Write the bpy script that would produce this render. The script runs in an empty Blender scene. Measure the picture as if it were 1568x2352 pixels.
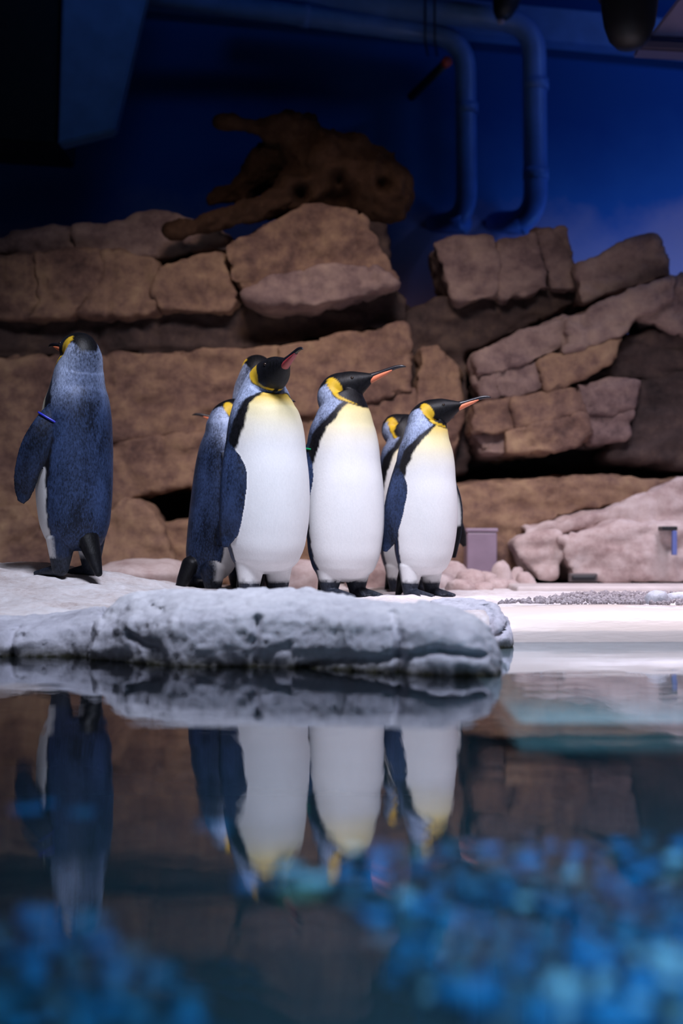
import bpy, bmesh, math, random
import numpy as np
from mathutils import Vector, Matrix
from mathutils.bvhtree import BVHTree

random.seed(7)
SC = bpy.context.scene
COL = SC.collection
F, H, HOR = 3245.0, 0.3525, 1230.0        # focal length in pixels, eye height above the water, eye-level row

# ------------------------------------------------------------------ camera, world, lights, exposure
cd = bpy.data.cameras.new('camera')
cd.sensor_fit = 'VERTICAL'; cd.sensor_height = 36.0; cd.sensor_width = 24.0
cd.lens = 36.0 * F / 2352.0
cd.shift_y = (HOR - 1176.0) / 2352.0
cd.clip_start = 0.05; cd.clip_end = 60
cd.dof.use_dof = True; cd.dof.focus_distance = 5.05; cd.dof.aperture_fstop = 1.3
cam = bpy.data.objects.new('camera', cd); COL.objects.link(cam)
cam.location = (0, 0, H); cam.rotation_euler = (math.pi / 2, 0, 0)
SC.camera = cam

W = bpy.data.worlds.new('world'); SC.world = W; W.use_nodes = True
W.node_tree.nodes['Background'].inputs[0].default_value = (0.05, 0.10, 0.30, 1)
W.node_tree.nodes['Background'].inputs[1].default_value = 0.02

def spot(name, loc, tgt, watts, colr, angle, blend, radius):
    d = bpy.data.lights.new(name, 'SPOT'); d.energy = watts; d.color = colr
    d.spot_size = math.radians(angle); d.spot_blend = blend; d.shadow_soft_size = radius
    o = bpy.data.objects.new(name, d); COL.objects.link(o); o.location = loc
    o.rotation_euler = (Vector(tgt) - Vector(loc)).to_track_quat('-Z', 'Y').to_euler()
    return o
def area(name, loc, tgt, watts, colr, sx, sy, spread=180):
    d = bpy.data.lights.new(name, 'AREA'); d.energy = watts; d.color = colr
    d.shape = 'RECTANGLE'; d.size = sx; d.size_y = sy; d.spread = math.radians(spread)
    o = bpy.data.objects.new(name, d); COL.objects.link(o); o.location = loc
    o.rotation_euler = (Vector(tgt) - Vector(loc)).to_track_quat('-Z', 'Y').to_euler()
    return o
# exhibit lamps under the ceiling, an uplight behind the rocks, and added blue fills
area('exhibit_lamp_key', (0.25, 3.0, 3.75), (-0.1, 4.95, 0.15), 47, (0.76, 0.81, 1.0), 1.3, 0.7, 80)
area('exhibit_lamp_right', (1.9, 4.9, 3.6), (1.8, 5.5, 0.1), 31, (0.92, 0.84, 1.0), 0.8, 0.6, 70)
area('exhibit_lamp_rocks', (-0.2, 3.4, 3.9), (0.0, 7.2, 0.35), 8.5, (1.0, 0.76, 0.66), 1.4, 0.5, 45)
area('blue_wall_wash', (3.0, 6.7, 3.9), (2.6, 8.7, 1.8), 10, (0.14, 0.30, 1.0), 1.0, 0.3, 130)
area('blue_uplight_strip', (2.15, 8.25, 1.62), (2.15, 8.75, 2.35), 4.0, (0.12, 0.32, 1.0), 1.9, 0.08, 150)
area('blue_duct_fill', (-0.5, 6.1, 4.3), (-1.6, 7.6, 3.9), 1.6, (0.02, 0.30, 1.0), 0.6, 0.3, 120)  # added unseen fill that brightens the duct and upper pipes
area('pool_fill', (0.5, 1.9, 3.6), (0.5, 1.95, -0.4), 95, (0.36, 0.74, 1.0), 0.5, 0.5, 38)  # added unseen fill over the water, brightens the stones below

vs = SC.view_settings
vs.view_transform = 'Standard'; vs.look = 'None'; vs.gamma = 1.0; vs.exposure = 0.0
vs.use_curve_mapping = False
SC.cycles.max_bounces = 8; SC.cycles.transparent_max_bounces = 8
SC.cycles.use_denoising = True
SC.cycles.sample_clamp_indirect = 4.0

# ------------------------------------------------------------------ helpers
def P(x, y, Y):
    """the point seen at photo pixel (x, y) at distance Y in front of the camera"""
    return Vector(((x - 784.0) * Y / F, Y, H - (y - HOR) * Y / F))

def hash3(i, j, k, seed):
    n = (i * 374761393 + j * 668265263 + k * 2147483647 + seed * 1274126177) & 0xffffffff
    n = ((n ^ (n >> 13)) * 1274126177) & 0xffffffff
    n = (n ^ (n >> 16)) & 0xffffffff
    return n / 4294967295.0 * 2 - 1
def vnoise(p, scale, seed=0):
    q = np.asarray(p, float) * scale
    i = np.floor(q).astype(np.int64); f = q - i; f = f * f * f * (f * (f * 6 - 15) + 10)
    r = 0
    for dx in (0, 1):
        wx = f[:, 0] if dx else 1 - f[:, 0]
        for dy in (0, 1):
            wy = f[:, 1] if dy else 1 - f[:, 1]
            for dz in (0, 1):
                wz = f[:, 2] if dz else 1 - f[:, 2]
                r = r + wx * wy * wz * hash3(i[:, 0] + dx, i[:, 1] + dy, i[:, 2] + dz, seed)
    return r
def fbm(p, scale, octv=4, seed=0, gain=0.5):
    a, r = 1.0, 0
    for o in range(octv):
        r = r + a * vnoise(p, scale * 2 ** o, seed + 17 * o); a *= gain
    return r
def sstep(a, b, x):
    t = np.clip((x - a) / (b - a), 0, 1); return t * t * (3 - 2 * t)

def mesh_np(name, v, faces, smooth=True):
    me = bpy.data.meshes.new(name)
    me.from_pydata([tuple(c) for c in np.asarray(v, float).tolist()], [], [tuple(f) for f in (faces.tolist() if hasattr(faces, 'tolist') else faces)])
    if smooth: me.polygons.foreach_set('use_smooth', np.ones(len(me.polygons), bool))
    me.update()
    return me
def link(name, me, mat=None, parent=None, loc=None):
    o = bpy.data.objects.new(name, me); COL.objects.link(o)
    if mat is not None and me is not None:
        me.materials.clear(); me.materials.append(mat)
    if parent is not None: o.parent = parent
    if loc is not None: o.location = loc
    return o
def tag(o, label=None, cat=None, group=None, kind=None):
    if label: o['label'] = label
    if cat: o['category'] = cat
    if group: o['group'] = group
    if kind: o['kind'] = kind
    return o
def empty(name, loc, rz=0.0):
    o = bpy.data.objects.new(name, None); COL.objects.link(o); o.location = loc; o.rotation_euler = (0, 0, rz)
    o.empty_display_size = 0.05
    return o
def coords(me):
    a = np.empty(len(me.vertices) * 3); me.vertices.foreach_get('co', a); return a.reshape(-1, 3)
def normals(me):
    a = np.empty(len(me.vertices) * 3); me.vertex_normals.foreach_get('vector', a); return a.reshape(-1, 3)
def set_coords(me, v):
    me.vertices.foreach_set('co', np.asarray(v, float).ravel()); me.update()
def remesh(me, voxel, smooth=0, factor=0.5):
    o = bpy.data.objects.new('tmp', me); COL.objects.link(o)
    m = o.modifiers.new('r', 'REMESH'); m.mode = 'VOXEL'; m.voxel_size = voxel; m.adaptivity = 0
    if smooth:
        s = o.modifiers.new('s', 'SMOOTH'); s.factor = factor; s.iterations = smooth
    dg = bpy.context.evaluated_depsgraph_get()
    out = bpy.data.meshes.new_from_object(o.evaluated_get(dg))
    bpy.data.objects.remove(o); bpy.data.meshes.remove(me)
    out.polygons.foreach_set('use_smooth', np.ones(len(out.polygons), bool)); out.update()
    return out
def catmull(keys, n):
    """keys (k, d) -> n samples, chord-length parameter"""
    k = np.asarray(keys, float)
    ch = np.linalg.norm(np.diff(k[:, :3], axis=0), axis=1) + 1e-6
    t = np.concatenate([[0], np.cumsum(ch)]); u = np.linspace(0, t[-1], n)
    m = np.gradient(k, t, axis=0)
    i = np.clip(np.searchsorted(t, u, side='right') - 1, 0, len(t) - 2)
    h = (t[i + 1] - t[i])[:, None]; s = ((u - t[i]) / (t[i + 1] - t[i]))[:, None]
    return ((2 * s**3 - 3 * s**2 + 1) * k[i] + (s**3 - 2 * s**2 + s) * h * m[i]
            + (-2 * s**3 + 3 * s**2) * k[i + 1] + (s**3 - s**2) * h * m[i + 1])
def grid_faces(n, m, wrap=True, off=0):
    i, j = np.meshgrid(np.arange(n - 1), np.arange(m if wrap else m - 1), indexing='ij')
    a = i * m + j; b = i * m + (j + 1) % m; c = (i + 1) * m + (j + 1) % m; d = (i + 1) * m + j
    return (np.stack([a, b, c, d], -1).reshape(-1, 4) + off)

# ------------------------------------------------------------------ materials
def newmat(name):
    m = bpy.data.materials.new(name); m.use_nodes = True
    nt = m.node_tree; return m, nt, nt.nodes['Principled BSDF']
def N(nt, t, **kw):
    n = nt.nodes.new(t)
    for k, v in kw.items():
        if k in n.inputs: n.inputs[k].default_value = v
        else: setattr(n, k, v)
    return n
def ramp(nt, src, stops):
    r = nt.nodes.new('ShaderNodeValToRGB'); e = r.color_ramp.elements
    while len(e) < len(stops): e.new(0.5)
    for k, (p, c) in enumerate(stops):
        e[k].position = p; e[k].color = (*c, 1)
    nt.links.new(src, r.inputs['Fac']); return r
def rock_mat(name, stops, rough=0.85, scale=3.0, bump=0.35, dist=0.02, fine=28.0, algae=False, spec=0.2, pits=0.0):
    m, nt, b = newmat(name)
    tc = N(nt, 'ShaderNodeNewGeometry'); pos = tc.outputs['Position']
    n1 = N(nt, 'ShaderNodeTexNoise', Scale=scale, Detail=9.0, Roughness=0.65, Distortion=0.4)
    n2 = N(nt, 'ShaderNodeTexNoise', Scale=fine, Detail=8.0, Roughness=0.7)
    nt.links.new(pos, n1.inputs['Vector']); nt.links.new(pos, n2.inputs['Vector'])
    mixf = N(nt, 'ShaderNodeMath', operation='MULTIPLY_ADD'); mixf.inputs[1].default_value = 0.45; 
    nt.links.new(n2.outputs['Fac'], mixf.inputs[0])
    sc = N(nt, 'ShaderNodeMath', operation='MULTIPLY'); sc.inputs[1].default_value = 0.55
    nt.links.new(n1.outputs['Fac'], sc.inputs[0]); nt.links.new(sc.outputs[0], mixf.inputs[2])
    r = ramp(nt, mixf.outputs[0], stops); colr = r.outputs['Color']
    if algae:   # greenish-brown growth along the waterline
        sp = N(nt, 'ShaderNodeSeparateXYZ'); nt.links.new(pos, sp.inputs[0])
        ad = N(nt, 'ShaderNodeMath', operation='MULTIPLY_ADD'); ad.inputs[1].default_value = 0.045
        nt.links.new(n2.outputs['Fac'], ad.inputs[0]); nt.links.new(sp.outputs['Z'], ad.inputs[2])
        ar = N(nt, 'ShaderNodeMapRange'); ar.inputs['From Min'].default_value = 0.055; ar.inputs['From Max'].default_value = 0.022
        nt.links.new(ad.outputs[0], ar.inputs['Value'])
        # front shaded darker than the lit top in the colour itself, ragged edge
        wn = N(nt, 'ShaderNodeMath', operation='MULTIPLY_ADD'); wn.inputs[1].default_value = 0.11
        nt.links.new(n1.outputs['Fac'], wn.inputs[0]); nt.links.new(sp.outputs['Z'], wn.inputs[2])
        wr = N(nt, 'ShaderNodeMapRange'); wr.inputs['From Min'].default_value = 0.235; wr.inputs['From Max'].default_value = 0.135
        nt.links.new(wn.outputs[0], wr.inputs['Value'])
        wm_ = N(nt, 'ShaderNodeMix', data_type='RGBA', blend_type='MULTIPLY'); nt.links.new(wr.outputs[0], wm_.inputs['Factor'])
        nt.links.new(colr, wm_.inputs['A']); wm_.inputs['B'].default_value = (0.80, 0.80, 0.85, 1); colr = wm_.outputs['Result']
        mx = N(nt, 'ShaderNodeMix', data_type='RGBA'); nt.links.new(ar.outputs[0], mx.inputs['Factor'])
        nt.links.new(colr, mx.inputs['A']); mx.inputs['B'].default_value = (0.055, 0.052, 0.03, 1)
        colr = mx.outputs['Result']
    nt.links.new(colr, b.inputs['Base Color'])
    bp = N(nt, 'ShaderNodeBump', Strength=bump, Distance=dist)
    nt.links.new(mixf.outputs[0], bp.inputs['Height']); nt.links.new(bp.outputs[0], b.inputs['Normal'])
    b.inputs['Roughness'].default_value = rough; b.inputs['Specular IOR Level'].default_value = spec
    return m
def plain(name, c, rough=0.5, metal=0.0, spec=0.5, noise=0.0, nscale=20, bump=0.0):
    m, nt, b = newmat(name)
    b.inputs['Base Color'].default_value = (*c, 1); b.inputs['Roughness'].default_value = rough
    b.inputs['Metallic'].default_value = metal; b.inputs['Specular IOR Level'].default_value = spec
    if noise or bump:
        g = N(nt, 'ShaderNodeTexCoord')
        n1 = N(nt, 'ShaderNodeTexNoise', Scale=nscale, Detail=6.0); nt.links.new(g.outputs['Object'], n1.inputs['Vector'])
        lo = tuple(max(0, x * (1 - noise)) for x in c); hi = tuple(min(1, x * (1 + noise)) for x in c)
        r = ramp(nt, n1.outputs['Fac'], [(0.3, lo), (0.7, hi)]); nt.links.new(r.outputs['Color'], b.inputs['Base Color'])
        if bump:
            bp = N(nt, 'ShaderNodeBump', Strength=bump, Distance=0.01); nt.links.new(n1.outputs['Fac'], bp.inputs['Height'])
            nt.links.new(bp.outputs[0], b.inputs['Normal'])
    return m

M = {}
M['rock_brown'] = rock_mat('brown_rock', [(0.34, (0.075, 0.045, 0.042)), (0.45, (0.19, 0.112, 0.088)), (0.54, (0.30, 0.185, 0.125)), (0.66, (0.42, 0.28, 0.17))], scale=2.6, bump=0.6, dist=0.035, fine=13)
M['rock_mauve'] = rock_mat('mauve_rock', [(0.34, (0.085, 0.055, 0.056)), (0.45, (0.20, 0.132, 0.125)), (0.54, (0.29, 0.20, 0.175)), (0.66, (0.41, 0.29, 0.23))], scale=2.6, bump=0.6, dist=0.035, fine=13)
M['rock_shaded'] = rock_mat('shaded_rock', [(0.34, (0.028, 0.020, 0.020)), (0.5, (0.075, 0.050, 0.046)), (0.66, (0.15, 0.10, 0.075))], scale=2.6, bump=0.6, dist=0.035, fine=13)  # brown rock coloured darker for blocks in overhang and recess shade
M['rock_pink'] = rock_mat('pink_rock', [(0.34, (0.30, 0.20, 0.19)), (0.46, (0.48, 0.36, 0.34)), (0.56, (0.60, 0.49, 0.47)), (0.68, (0.70, 0.60, 0.58))], scale=3, bump=0.5, dist=0.03, fine=16)
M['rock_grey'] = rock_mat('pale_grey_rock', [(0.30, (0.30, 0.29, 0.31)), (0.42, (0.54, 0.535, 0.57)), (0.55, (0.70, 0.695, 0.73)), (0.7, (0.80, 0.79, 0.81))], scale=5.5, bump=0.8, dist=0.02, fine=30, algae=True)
M['rock_ground'] = rock_mat('pale_ground_rock', [(0.30, (0.36, 0.27, 0.24)), (0.44, (0.60, 0.53, 0.51)), (0.6, (0.74, 0.70, 0.70))], scale=5, bump=0.5, dist=0.015, fine=35)
M['wood'] = rock_mat('driftwood_bark', [(0.25, (0.012, 0.006, 0.003)), (0.5, (0.050, 0.024, 0.013)), (0.75, (0.115, 0.060, 0.034))], scale=5, bump=0.8, dist=0.03, fine=18)

def water_mat():
    m = bpy.data.materials.new('pool_water'); m.use_nodes = True; nt = m.node_tree; nt.nodes.clear()
    out = N(nt, 'ShaderNodeOutputMaterial'); mx = N(nt, 'ShaderNodeMixShader')
    tr = N(nt, 'ShaderNodeBsdfTransparent'); tr.inputs['Color'].default_value = (0.55, 0.72, 0.80, 1)
    gl = N(nt, 'ShaderNodeBsdfGlossy'); gl.inputs['Roughness'].default_value = 0.006
    gl.inputs['Color'].default_value = (0.93, 0.95, 1.0, 1)
    fr = N(nt, 'ShaderNodeFresnel', IOR=1.333)
    rf = N(nt, 'ShaderNodeBsdfRefraction', IOR=1.333); rf.inputs['Roughness'].default_value = 0.10; rf.inputs['Color'].default_value = (0.55, 0.74, 0.84, 1)
    mt = N(nt, 'ShaderNodeMixShader'); mt.inputs[0].default_value = 0.75
    nt.links.new(tr.outputs[0], mt.inputs[1]); nt.links.new(rf.outputs[0], mt.inputs[2])
    g = N(nt, 'ShaderNodeNewGeometry')
    mp = N(nt, 'ShaderNodeMapping'); mp.inputs['Scale'].default_value = (0.7, 1.3, 1.0)
    n1 = N(nt, 'ShaderNodeTexNoise', Scale=6.0, Detail=2.0, Roughness=0.45)
    nt.links.new(g.outputs['Position'], mp.inputs['Vector']); nt.links.new(mp.outputs[0], n1.inputs['Vector'])
    bp = N(nt, 'ShaderNodeBump', Strength=0.06, Distance=0.02)
    nt.links.new(n1.outputs['Fac'], bp.inputs['Height'])
    nt.links.new(bp.outputs[0], gl.inputs['Normal']); nt.links.new(bp.outputs[0], fr.inputs['Normal'])
    nt.links.new(fr.outputs[0], mx.inputs[0]); nt.links.new(bp.outputs[0], rf.inputs['Normal']); nt.links.new(mt.outputs[0], mx.inputs[1]); nt.links.new(gl.outputs[0], mx.inputs[2])
    nt.links.new(mx.outputs[0], out.inputs['Surface'])
    return m
M['water'] = water_mat()

def wall_mat():      # painted backdrop: deep blue sky turning into pale mauve cloud low down
    m, nt, b = newmat('blue_mural_paint')
    g = N(nt, 'ShaderNodeNewGeometry'); sp = N(nt, 'ShaderNodeSeparateXYZ'); nt.links.new(g.outputs['Position'], sp.inputs[0])
    n1 = N(nt, 'ShaderNodeTexNoise', Scale=1.5, Detail=6.0, Roughness=0.55); nt.links.new(g.outputs['Position'], n1.inputs['Vector'])
    a = N(nt, 'ShaderNodeMath', operation='MULTIPLY_ADD'); a.inputs[1].default_value = 1.1
    nt.links.new(n1.outputs['Fac'], a.inputs[0]); nt.links.new(sp.outputs['Z'], a.inputs[2])
    mr = N(nt, 'ShaderNodeMapRange'); mr.inputs['From Min'].default_value = 2.5; mr.inputs['From Max'].default_value = 3.6
    nt.links.new(a.outputs[0], mr.inputs['Value'])
    r = ramp(nt, mr.outputs[0], [(0.0, (0.55, 0.36, 0.42)), (0.22, (0.45, 0.33, 0.45)), (0.42, (0.05, 0.18, 0.42)), (1.0, (0.012, 0.09, 0.30))])
    nt.links.new(r.outputs['Color'], b.inputs['Base Color']); b.inputs['Roughness'].default_value = 0.8
    b.inputs['Specular IOR Level'].default_value = 0.2
    return m
M['wall'] = wall_mat()
M['blue_paint'] = plain('blue_painted_steel', (0.10, 0.22, 0.50), 0.45, noise=0.15, nscale=8)
M['pipe'] = plain('blue_pipe_plastic', (0.13, 0.26, 0.60), 0.42, noise=0.12, nscale=9)
M['dark_metal'] = plain('black_metal', (0.012, 0.012, 0.016), 0.5, noise=0.2)
M['red_paint'] = plain('red_paint', (0.45, 0.05, 0.03), 0.5)
M['mauve_panel'] = plain('mauve_panel', (0.62, 0.42, 0.52), 0.55, noise=0.1, nscale=6)
M['lavender'] = plain('lavender_box_plastic', (0.27, 0.20, 0.27), 0.5, noise=0.12, nscale=12)
M['ceiling'] = plain('dark_ceiling', (0.02, 0.025, 0.04), 0.9)
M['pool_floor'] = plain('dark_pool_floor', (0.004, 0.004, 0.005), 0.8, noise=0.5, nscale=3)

# ------------------------------------------------------------------ the room shell
def box_mesh(name, a, b, bevel=0.0, seg=2):
    bm = bmesh.new(); bmesh.ops.create_cube(bm, size=1)
    a, b = Vector(a), Vector(b)
    for v in bm.verts: v.co = Vector(((a[i] + b[i]) / 2 + v.co[i] * (b[i] - a[i]) for i in range(3)))
    if bevel: bmesh.ops.bevel(bm, geom=bm.edges[:], offset=bevel, segments=seg, affect='EDGES', profile=0.5)
    me = bpy.data.meshes.new(name); bm.to_mesh(me); bm.free()
    return me
def struct(name, me, mat):
    o = link(name, me, mat); o['kind'] = 'structure'; return o
struct('wall_back', box_mesh('wall_back', (-5.2, 8.75, -0.7), (5.2, 8.95, 4.5)), M['wall'])
struct('wall_left', box_mesh('wall_left', (-5.2, -1.5, -0.7), (-5.0, 8.75, 4.5)), M['ceiling'])
struct('wall_right', box_mesh('wall_right', (5.0, -1.5, -0.7), (5.2, 8.75, 4.5)), M['ceiling'])
struct('ceiling', box_mesh('ceiling', (-5.2, -1.5, 4.5), (5.2, 8.95, 4.7)), M['ceiling'])
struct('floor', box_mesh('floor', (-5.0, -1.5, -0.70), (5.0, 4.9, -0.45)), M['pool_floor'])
# water surface
wm = bpy.data.meshes.new('water')
wm.from_pydata([(-5, -1.5, 0), (5, -1.5, 0), (5, 4.72, 0), (-5, 4.72, 0)], [], [(0, 1, 2, 3)])
wo = link('pool_water', wm, M['water'])
tag(wo, 'still dark pool water mirroring the rocks and penguins', 'water', kind='stuff')

# ground shelf behind the shore
MOUND = [(-1.25, 5.42, 0.62, 0.50, 0.135), (-0.2, 6.2, 0.9, 0.5, 0.0)]
def zground(x, y):
    z = np.full_like(x, 0.113)
    for mx, my, sx, sy, a in MOUND: z = z + a * np.exp(-((x - mx) / sx)**2 - ((y - my) / sy)**2)
    return z
gx, gy = np.meshgrid(np.linspace(-4.9, 4.9, 420), np.concatenate([np.linspace(4.30, 7.0, 190), np.linspace(7.03, 8.7, 24)]), indexing='ij')
p = np.stack([gx.ravel(), gy.ravel(), np.zeros(gx.size)], 1)
z = zground(p[:, 0], p[:, 1]); rough = sstep(0.75, 0.35, p[:, 0])
z = z + (fbm(p * [1, 1.6, 1], 5, 4, 3) * 0.012 + np.abs(fbm(p, 14, 3, 9)) * -0.008) * (0.25 + 0.75 * rough)
edge = np.where(p[:, 0] > 0.47, 4.78, 4.36)
z = np.where(p[:, 1] < edge, -0.5, z)
p[:, 2] = z
struct('ground', mesh_np('ground', p, grid_faces(*gx.shape, wrap=False)[:, ::-1]), M['rock_ground'])

# ------------------------------------------------------------------ shore rocks (lofted cross-sections)
def grooves_apply(v, n, grooves):
    """grooves: list of (polyline [(x, z)...], half width, depth) cut into the camera-facing side"""
    face = sstep(0.0, 0.35, -n[:, 1])
    for pl, w, dep in grooves:
        pl = np.asarray(pl, float); best = np.full(len(v), 9.0)
        for a, b in zip(pl[:-1], pl[1:]):
            ab = b - a; t = np.clip(((v[:, [0, 2]] - a) @ ab) / (ab @ ab), 0, 1)
            best = np.minimum(best, np.linalg.norm(v[:, [0, 2]] - (a + t[:, None] * ab), axis=1))
        jit = 1 + 0.5 * vnoise(v, 40, 5)
        v = v + np.array([0, 1, 0.0]) * (face * dep * np.exp(-(best / (w * jit.clip(0.4)))**2))[:, None]
    return v
def loft_rock(name, sections, nx, ns, amp, seed, voxel=0.011, grooves=(), smooth=2, mat=None):
    """sections: list of closed loops of (x, y, z), all the same length"""
    S = np.asarray(sections, float)                       # k, m, 3
    k, m, _ = S.shape
    loops = np.stack([np.stack([np.interp(np.linspace(0, m, ns, endpoint=False), np.arange(m + 1), np.append(S[i, :, d], S[i, 0, d])) for d in range(3)], 1) for i in range(k)])
    for _ in range(max(1, ns // m // 4)):
        loops = (np.roll(loops, 1, 1) + 2 * loops + np.roll(loops, -1, 1)) / 4
    t = np.linspace(0, k - 1, nx); g = np.zeros((nx, ns, 3))
    flat = catmull(np.concatenate([np.arange(k)[:, None], np.zeros((k, 2)), loops.reshape(k, -1)], 1), nx)[:, 3:]
    v = flat.reshape(-1, 3)
    f = grid_faces(nx, ns).tolist()
    f.append(list(range(ns))[::-1]); f.append(list(range((nx - 1) * ns, nx * ns)))
    me = mesh_np(name, v, f)
    bm = bmesh.new(); bm.from_mesh(me); bmesh.ops.recalc_face_normals(bm, faces=bm.faces); bm.to_mesh(me); bm.free()
    me = remesh(me, voxel, smooth)
    v, n = coords(me), normals(me)
    d = fbm(v, 4, 2, seed) * amp * 0.7 + fbm(v * [1, 1, 1.5], 20, 4, seed + 5, 0.65) * amp * 0.30
    cell = np.floor((v + 0.03 * np.stack([vnoise(v, 7, 71), vnoise(v, 7, 72), vnoise(v, 7, 73)], 1)) @ np.array([[0.8, 0.5, -0.3], [-0.4, 0.9, 0.2], [0.4, 0.1, 0.9]]) * 7)
    d = d + amp * 0.30 * hash3(cell[:, 0].astype(np.int64), cell[:, 1].astype(np.int64), cell[:, 2].astype(np.int64), seed)      # chipped facets
    ch = np.abs(vnoise(v * [1, 1, 1.3], 26, seed + 31)); d = d - amp * 0.35 * sstep(0.12, 0.0, ch)
    v = v + n * d[:, None]
    v = grooves_apply(v, n, grooves)
    set_coords(me, v)
    return me

def sec(px, yw, yl, run, ybump, back=4.75, zb=0.09, sl=0.5):
    """one cross-section of a shore rock: pixel column, its waterline row, crest row, depth from waterline to crest"""
    Yw = F * H / (yw - HOR); X = (px - 784) * Yw / F
    Yl = Yw + run; Xl = (px - 784) * Yl / F
    zl = H - (yl - HOR) * Yl / F
    zb = min(zb, zl)
    return [(X, Yw + 0.10, -0.35), (X, Yw, -0.10), (X, Yw - 0.005, 0.0), (X, Yw - 0.008, zl * 0.32), (X, Yw + 0.012, zl * 0.66),
            (X, Yw + run * 0.28, zl * 0.84), (Xl, Yw + run * 0.70, zl * 0.97), (Xl, Yl, zl), (Xl, Yl + 0.18, zl * 0.6 + zb * 0.4), (Xl, back, zb), (Xl, back, -0.35)]
GX = lambda x, y, Yq: ((x - 784) * Yq / F, H - (y - HOR) * Yq / F)
A = [sec(*a) for a in [(205, 1516, 1500, 0.12, 0), (222, 1516, 1430, 0.15, 0), (250, 1517, 1398, 0.24, 0), (300, 1522, 1371, 0.28, 0), (400, 1530, 1357, 0.32, 0), (520, 1532, 1350, 0.34, 0), (620, 1533, 1344, 0.34, 0),
     (700, 1535, 1351, 0.32, 0), (770, 1538, 1361, 0.30, 0), (830, 1542, 1372, 0.30, 0), (920, 1546, 1374, 0.34, 0), (1000, 1550, 1384, 0.34, 0), (1060, 1552, 1404, 0.30, 0), (1100, 1552, 1436, 0.24, 0), (1128, 1552, 1480, 0.18, 0), (1140, 1551, 1545, 0.1, 0)]]
grA = [([GX(590, 1420, 3.8), GX(584, 1470, 3.8), GX(586, 1535, 3.8)], 0.007, 0.035),
       ([GX(690, 1534, 3.75), GX(760, 1512, 3.75), GX(910, 1502, 3.7), GX(1000, 1490, 3.65), GX(1110, 1498, 3.65)], 0.008, 0.045),
       ([GX(895, 1395, 3.8), GX(912, 1460, 3.7), GX(918, 1550, 3.65)], 0.011, 0.05),
       ([GX(298, 1456, 3.95), GX(325, 1471, 3.95), GX(375, 1480, 3.95)], 0.009, 0.028),
       ([GX(350, 1392, 4.0), GX(380, 1398, 4.0)], 0.008, 0.03)]
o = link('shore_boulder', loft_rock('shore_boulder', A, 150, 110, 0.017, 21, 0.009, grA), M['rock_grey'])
tag(o, 'large pale grey boulder in front of the penguins, cracked and rising from the water', 'rock')
B = [sec(*a, back=5.0, zb=0.11) for a in [(-420, 1506, 1405, 0.25, 0), (-200, 1507, 1405, 0.25, 0), (-60, 1508, 1408, 0.25, 0), (60, 1508, 1410, 0.26, 0), (150, 1508, 1404, 0.26, 0), (205, 1510, 1396, 0.26, 0), (232, 1511, 1398, 0.24, 0), (240, 1511, 1480, 0.2, 0)]]
grB = [([GX(30, 1400, 4.1), GX(18, 1460, 4.1), GX(20, 1510, 4.1)], 0.010, 0.05), ([GX(110, 1408, 4.1), GX(75, 1425, 4.1)], 0.006, 0.02), ([GX(75, 1425, 4.1), GX(40, 1470, 4.1)], 0.006, 0.02)]
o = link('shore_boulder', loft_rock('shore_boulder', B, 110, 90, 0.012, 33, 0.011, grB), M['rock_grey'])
tag(o, 'low pale grey shore rock at left below the lone back-turned penguin', 'rock')
Cc = [sec(*a, back=4.95, zb=0.10) for a in [(985, 1484, 1378, 0.2, 0), (1040, 1485, 1377, 0.2, 0), (1090, 1486, 1377, 0.18, 0), (1125, 1487, 1382, 0.16, 0), (1150, 1487, 1398, 0.13, 0), (1166, 1487, 1430, 0.1, 0), (1173, 1486, 1478, 0.06, 0)]]
grC = [([GX(1118, 1370, 4.5), GX(1128, 1410, 4.45), GX(1120, 1440, 4.45)], 0.014, 0.05), ([GX(1110, 1470, 4.45), GX(1150, 1455, 4.45), GX(1166, 1440, 4.45)], 0.008, 0.03), ([GX(1080, 1390, 4.5), GX(1105, 1420, 4.45)], 0.016, 0.05)]
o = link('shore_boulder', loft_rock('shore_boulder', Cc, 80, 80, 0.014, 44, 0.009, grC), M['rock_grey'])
tag(o, 'small craggy grey rock beside the cream pool edge, right of the large boulder', 'rock')

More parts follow.
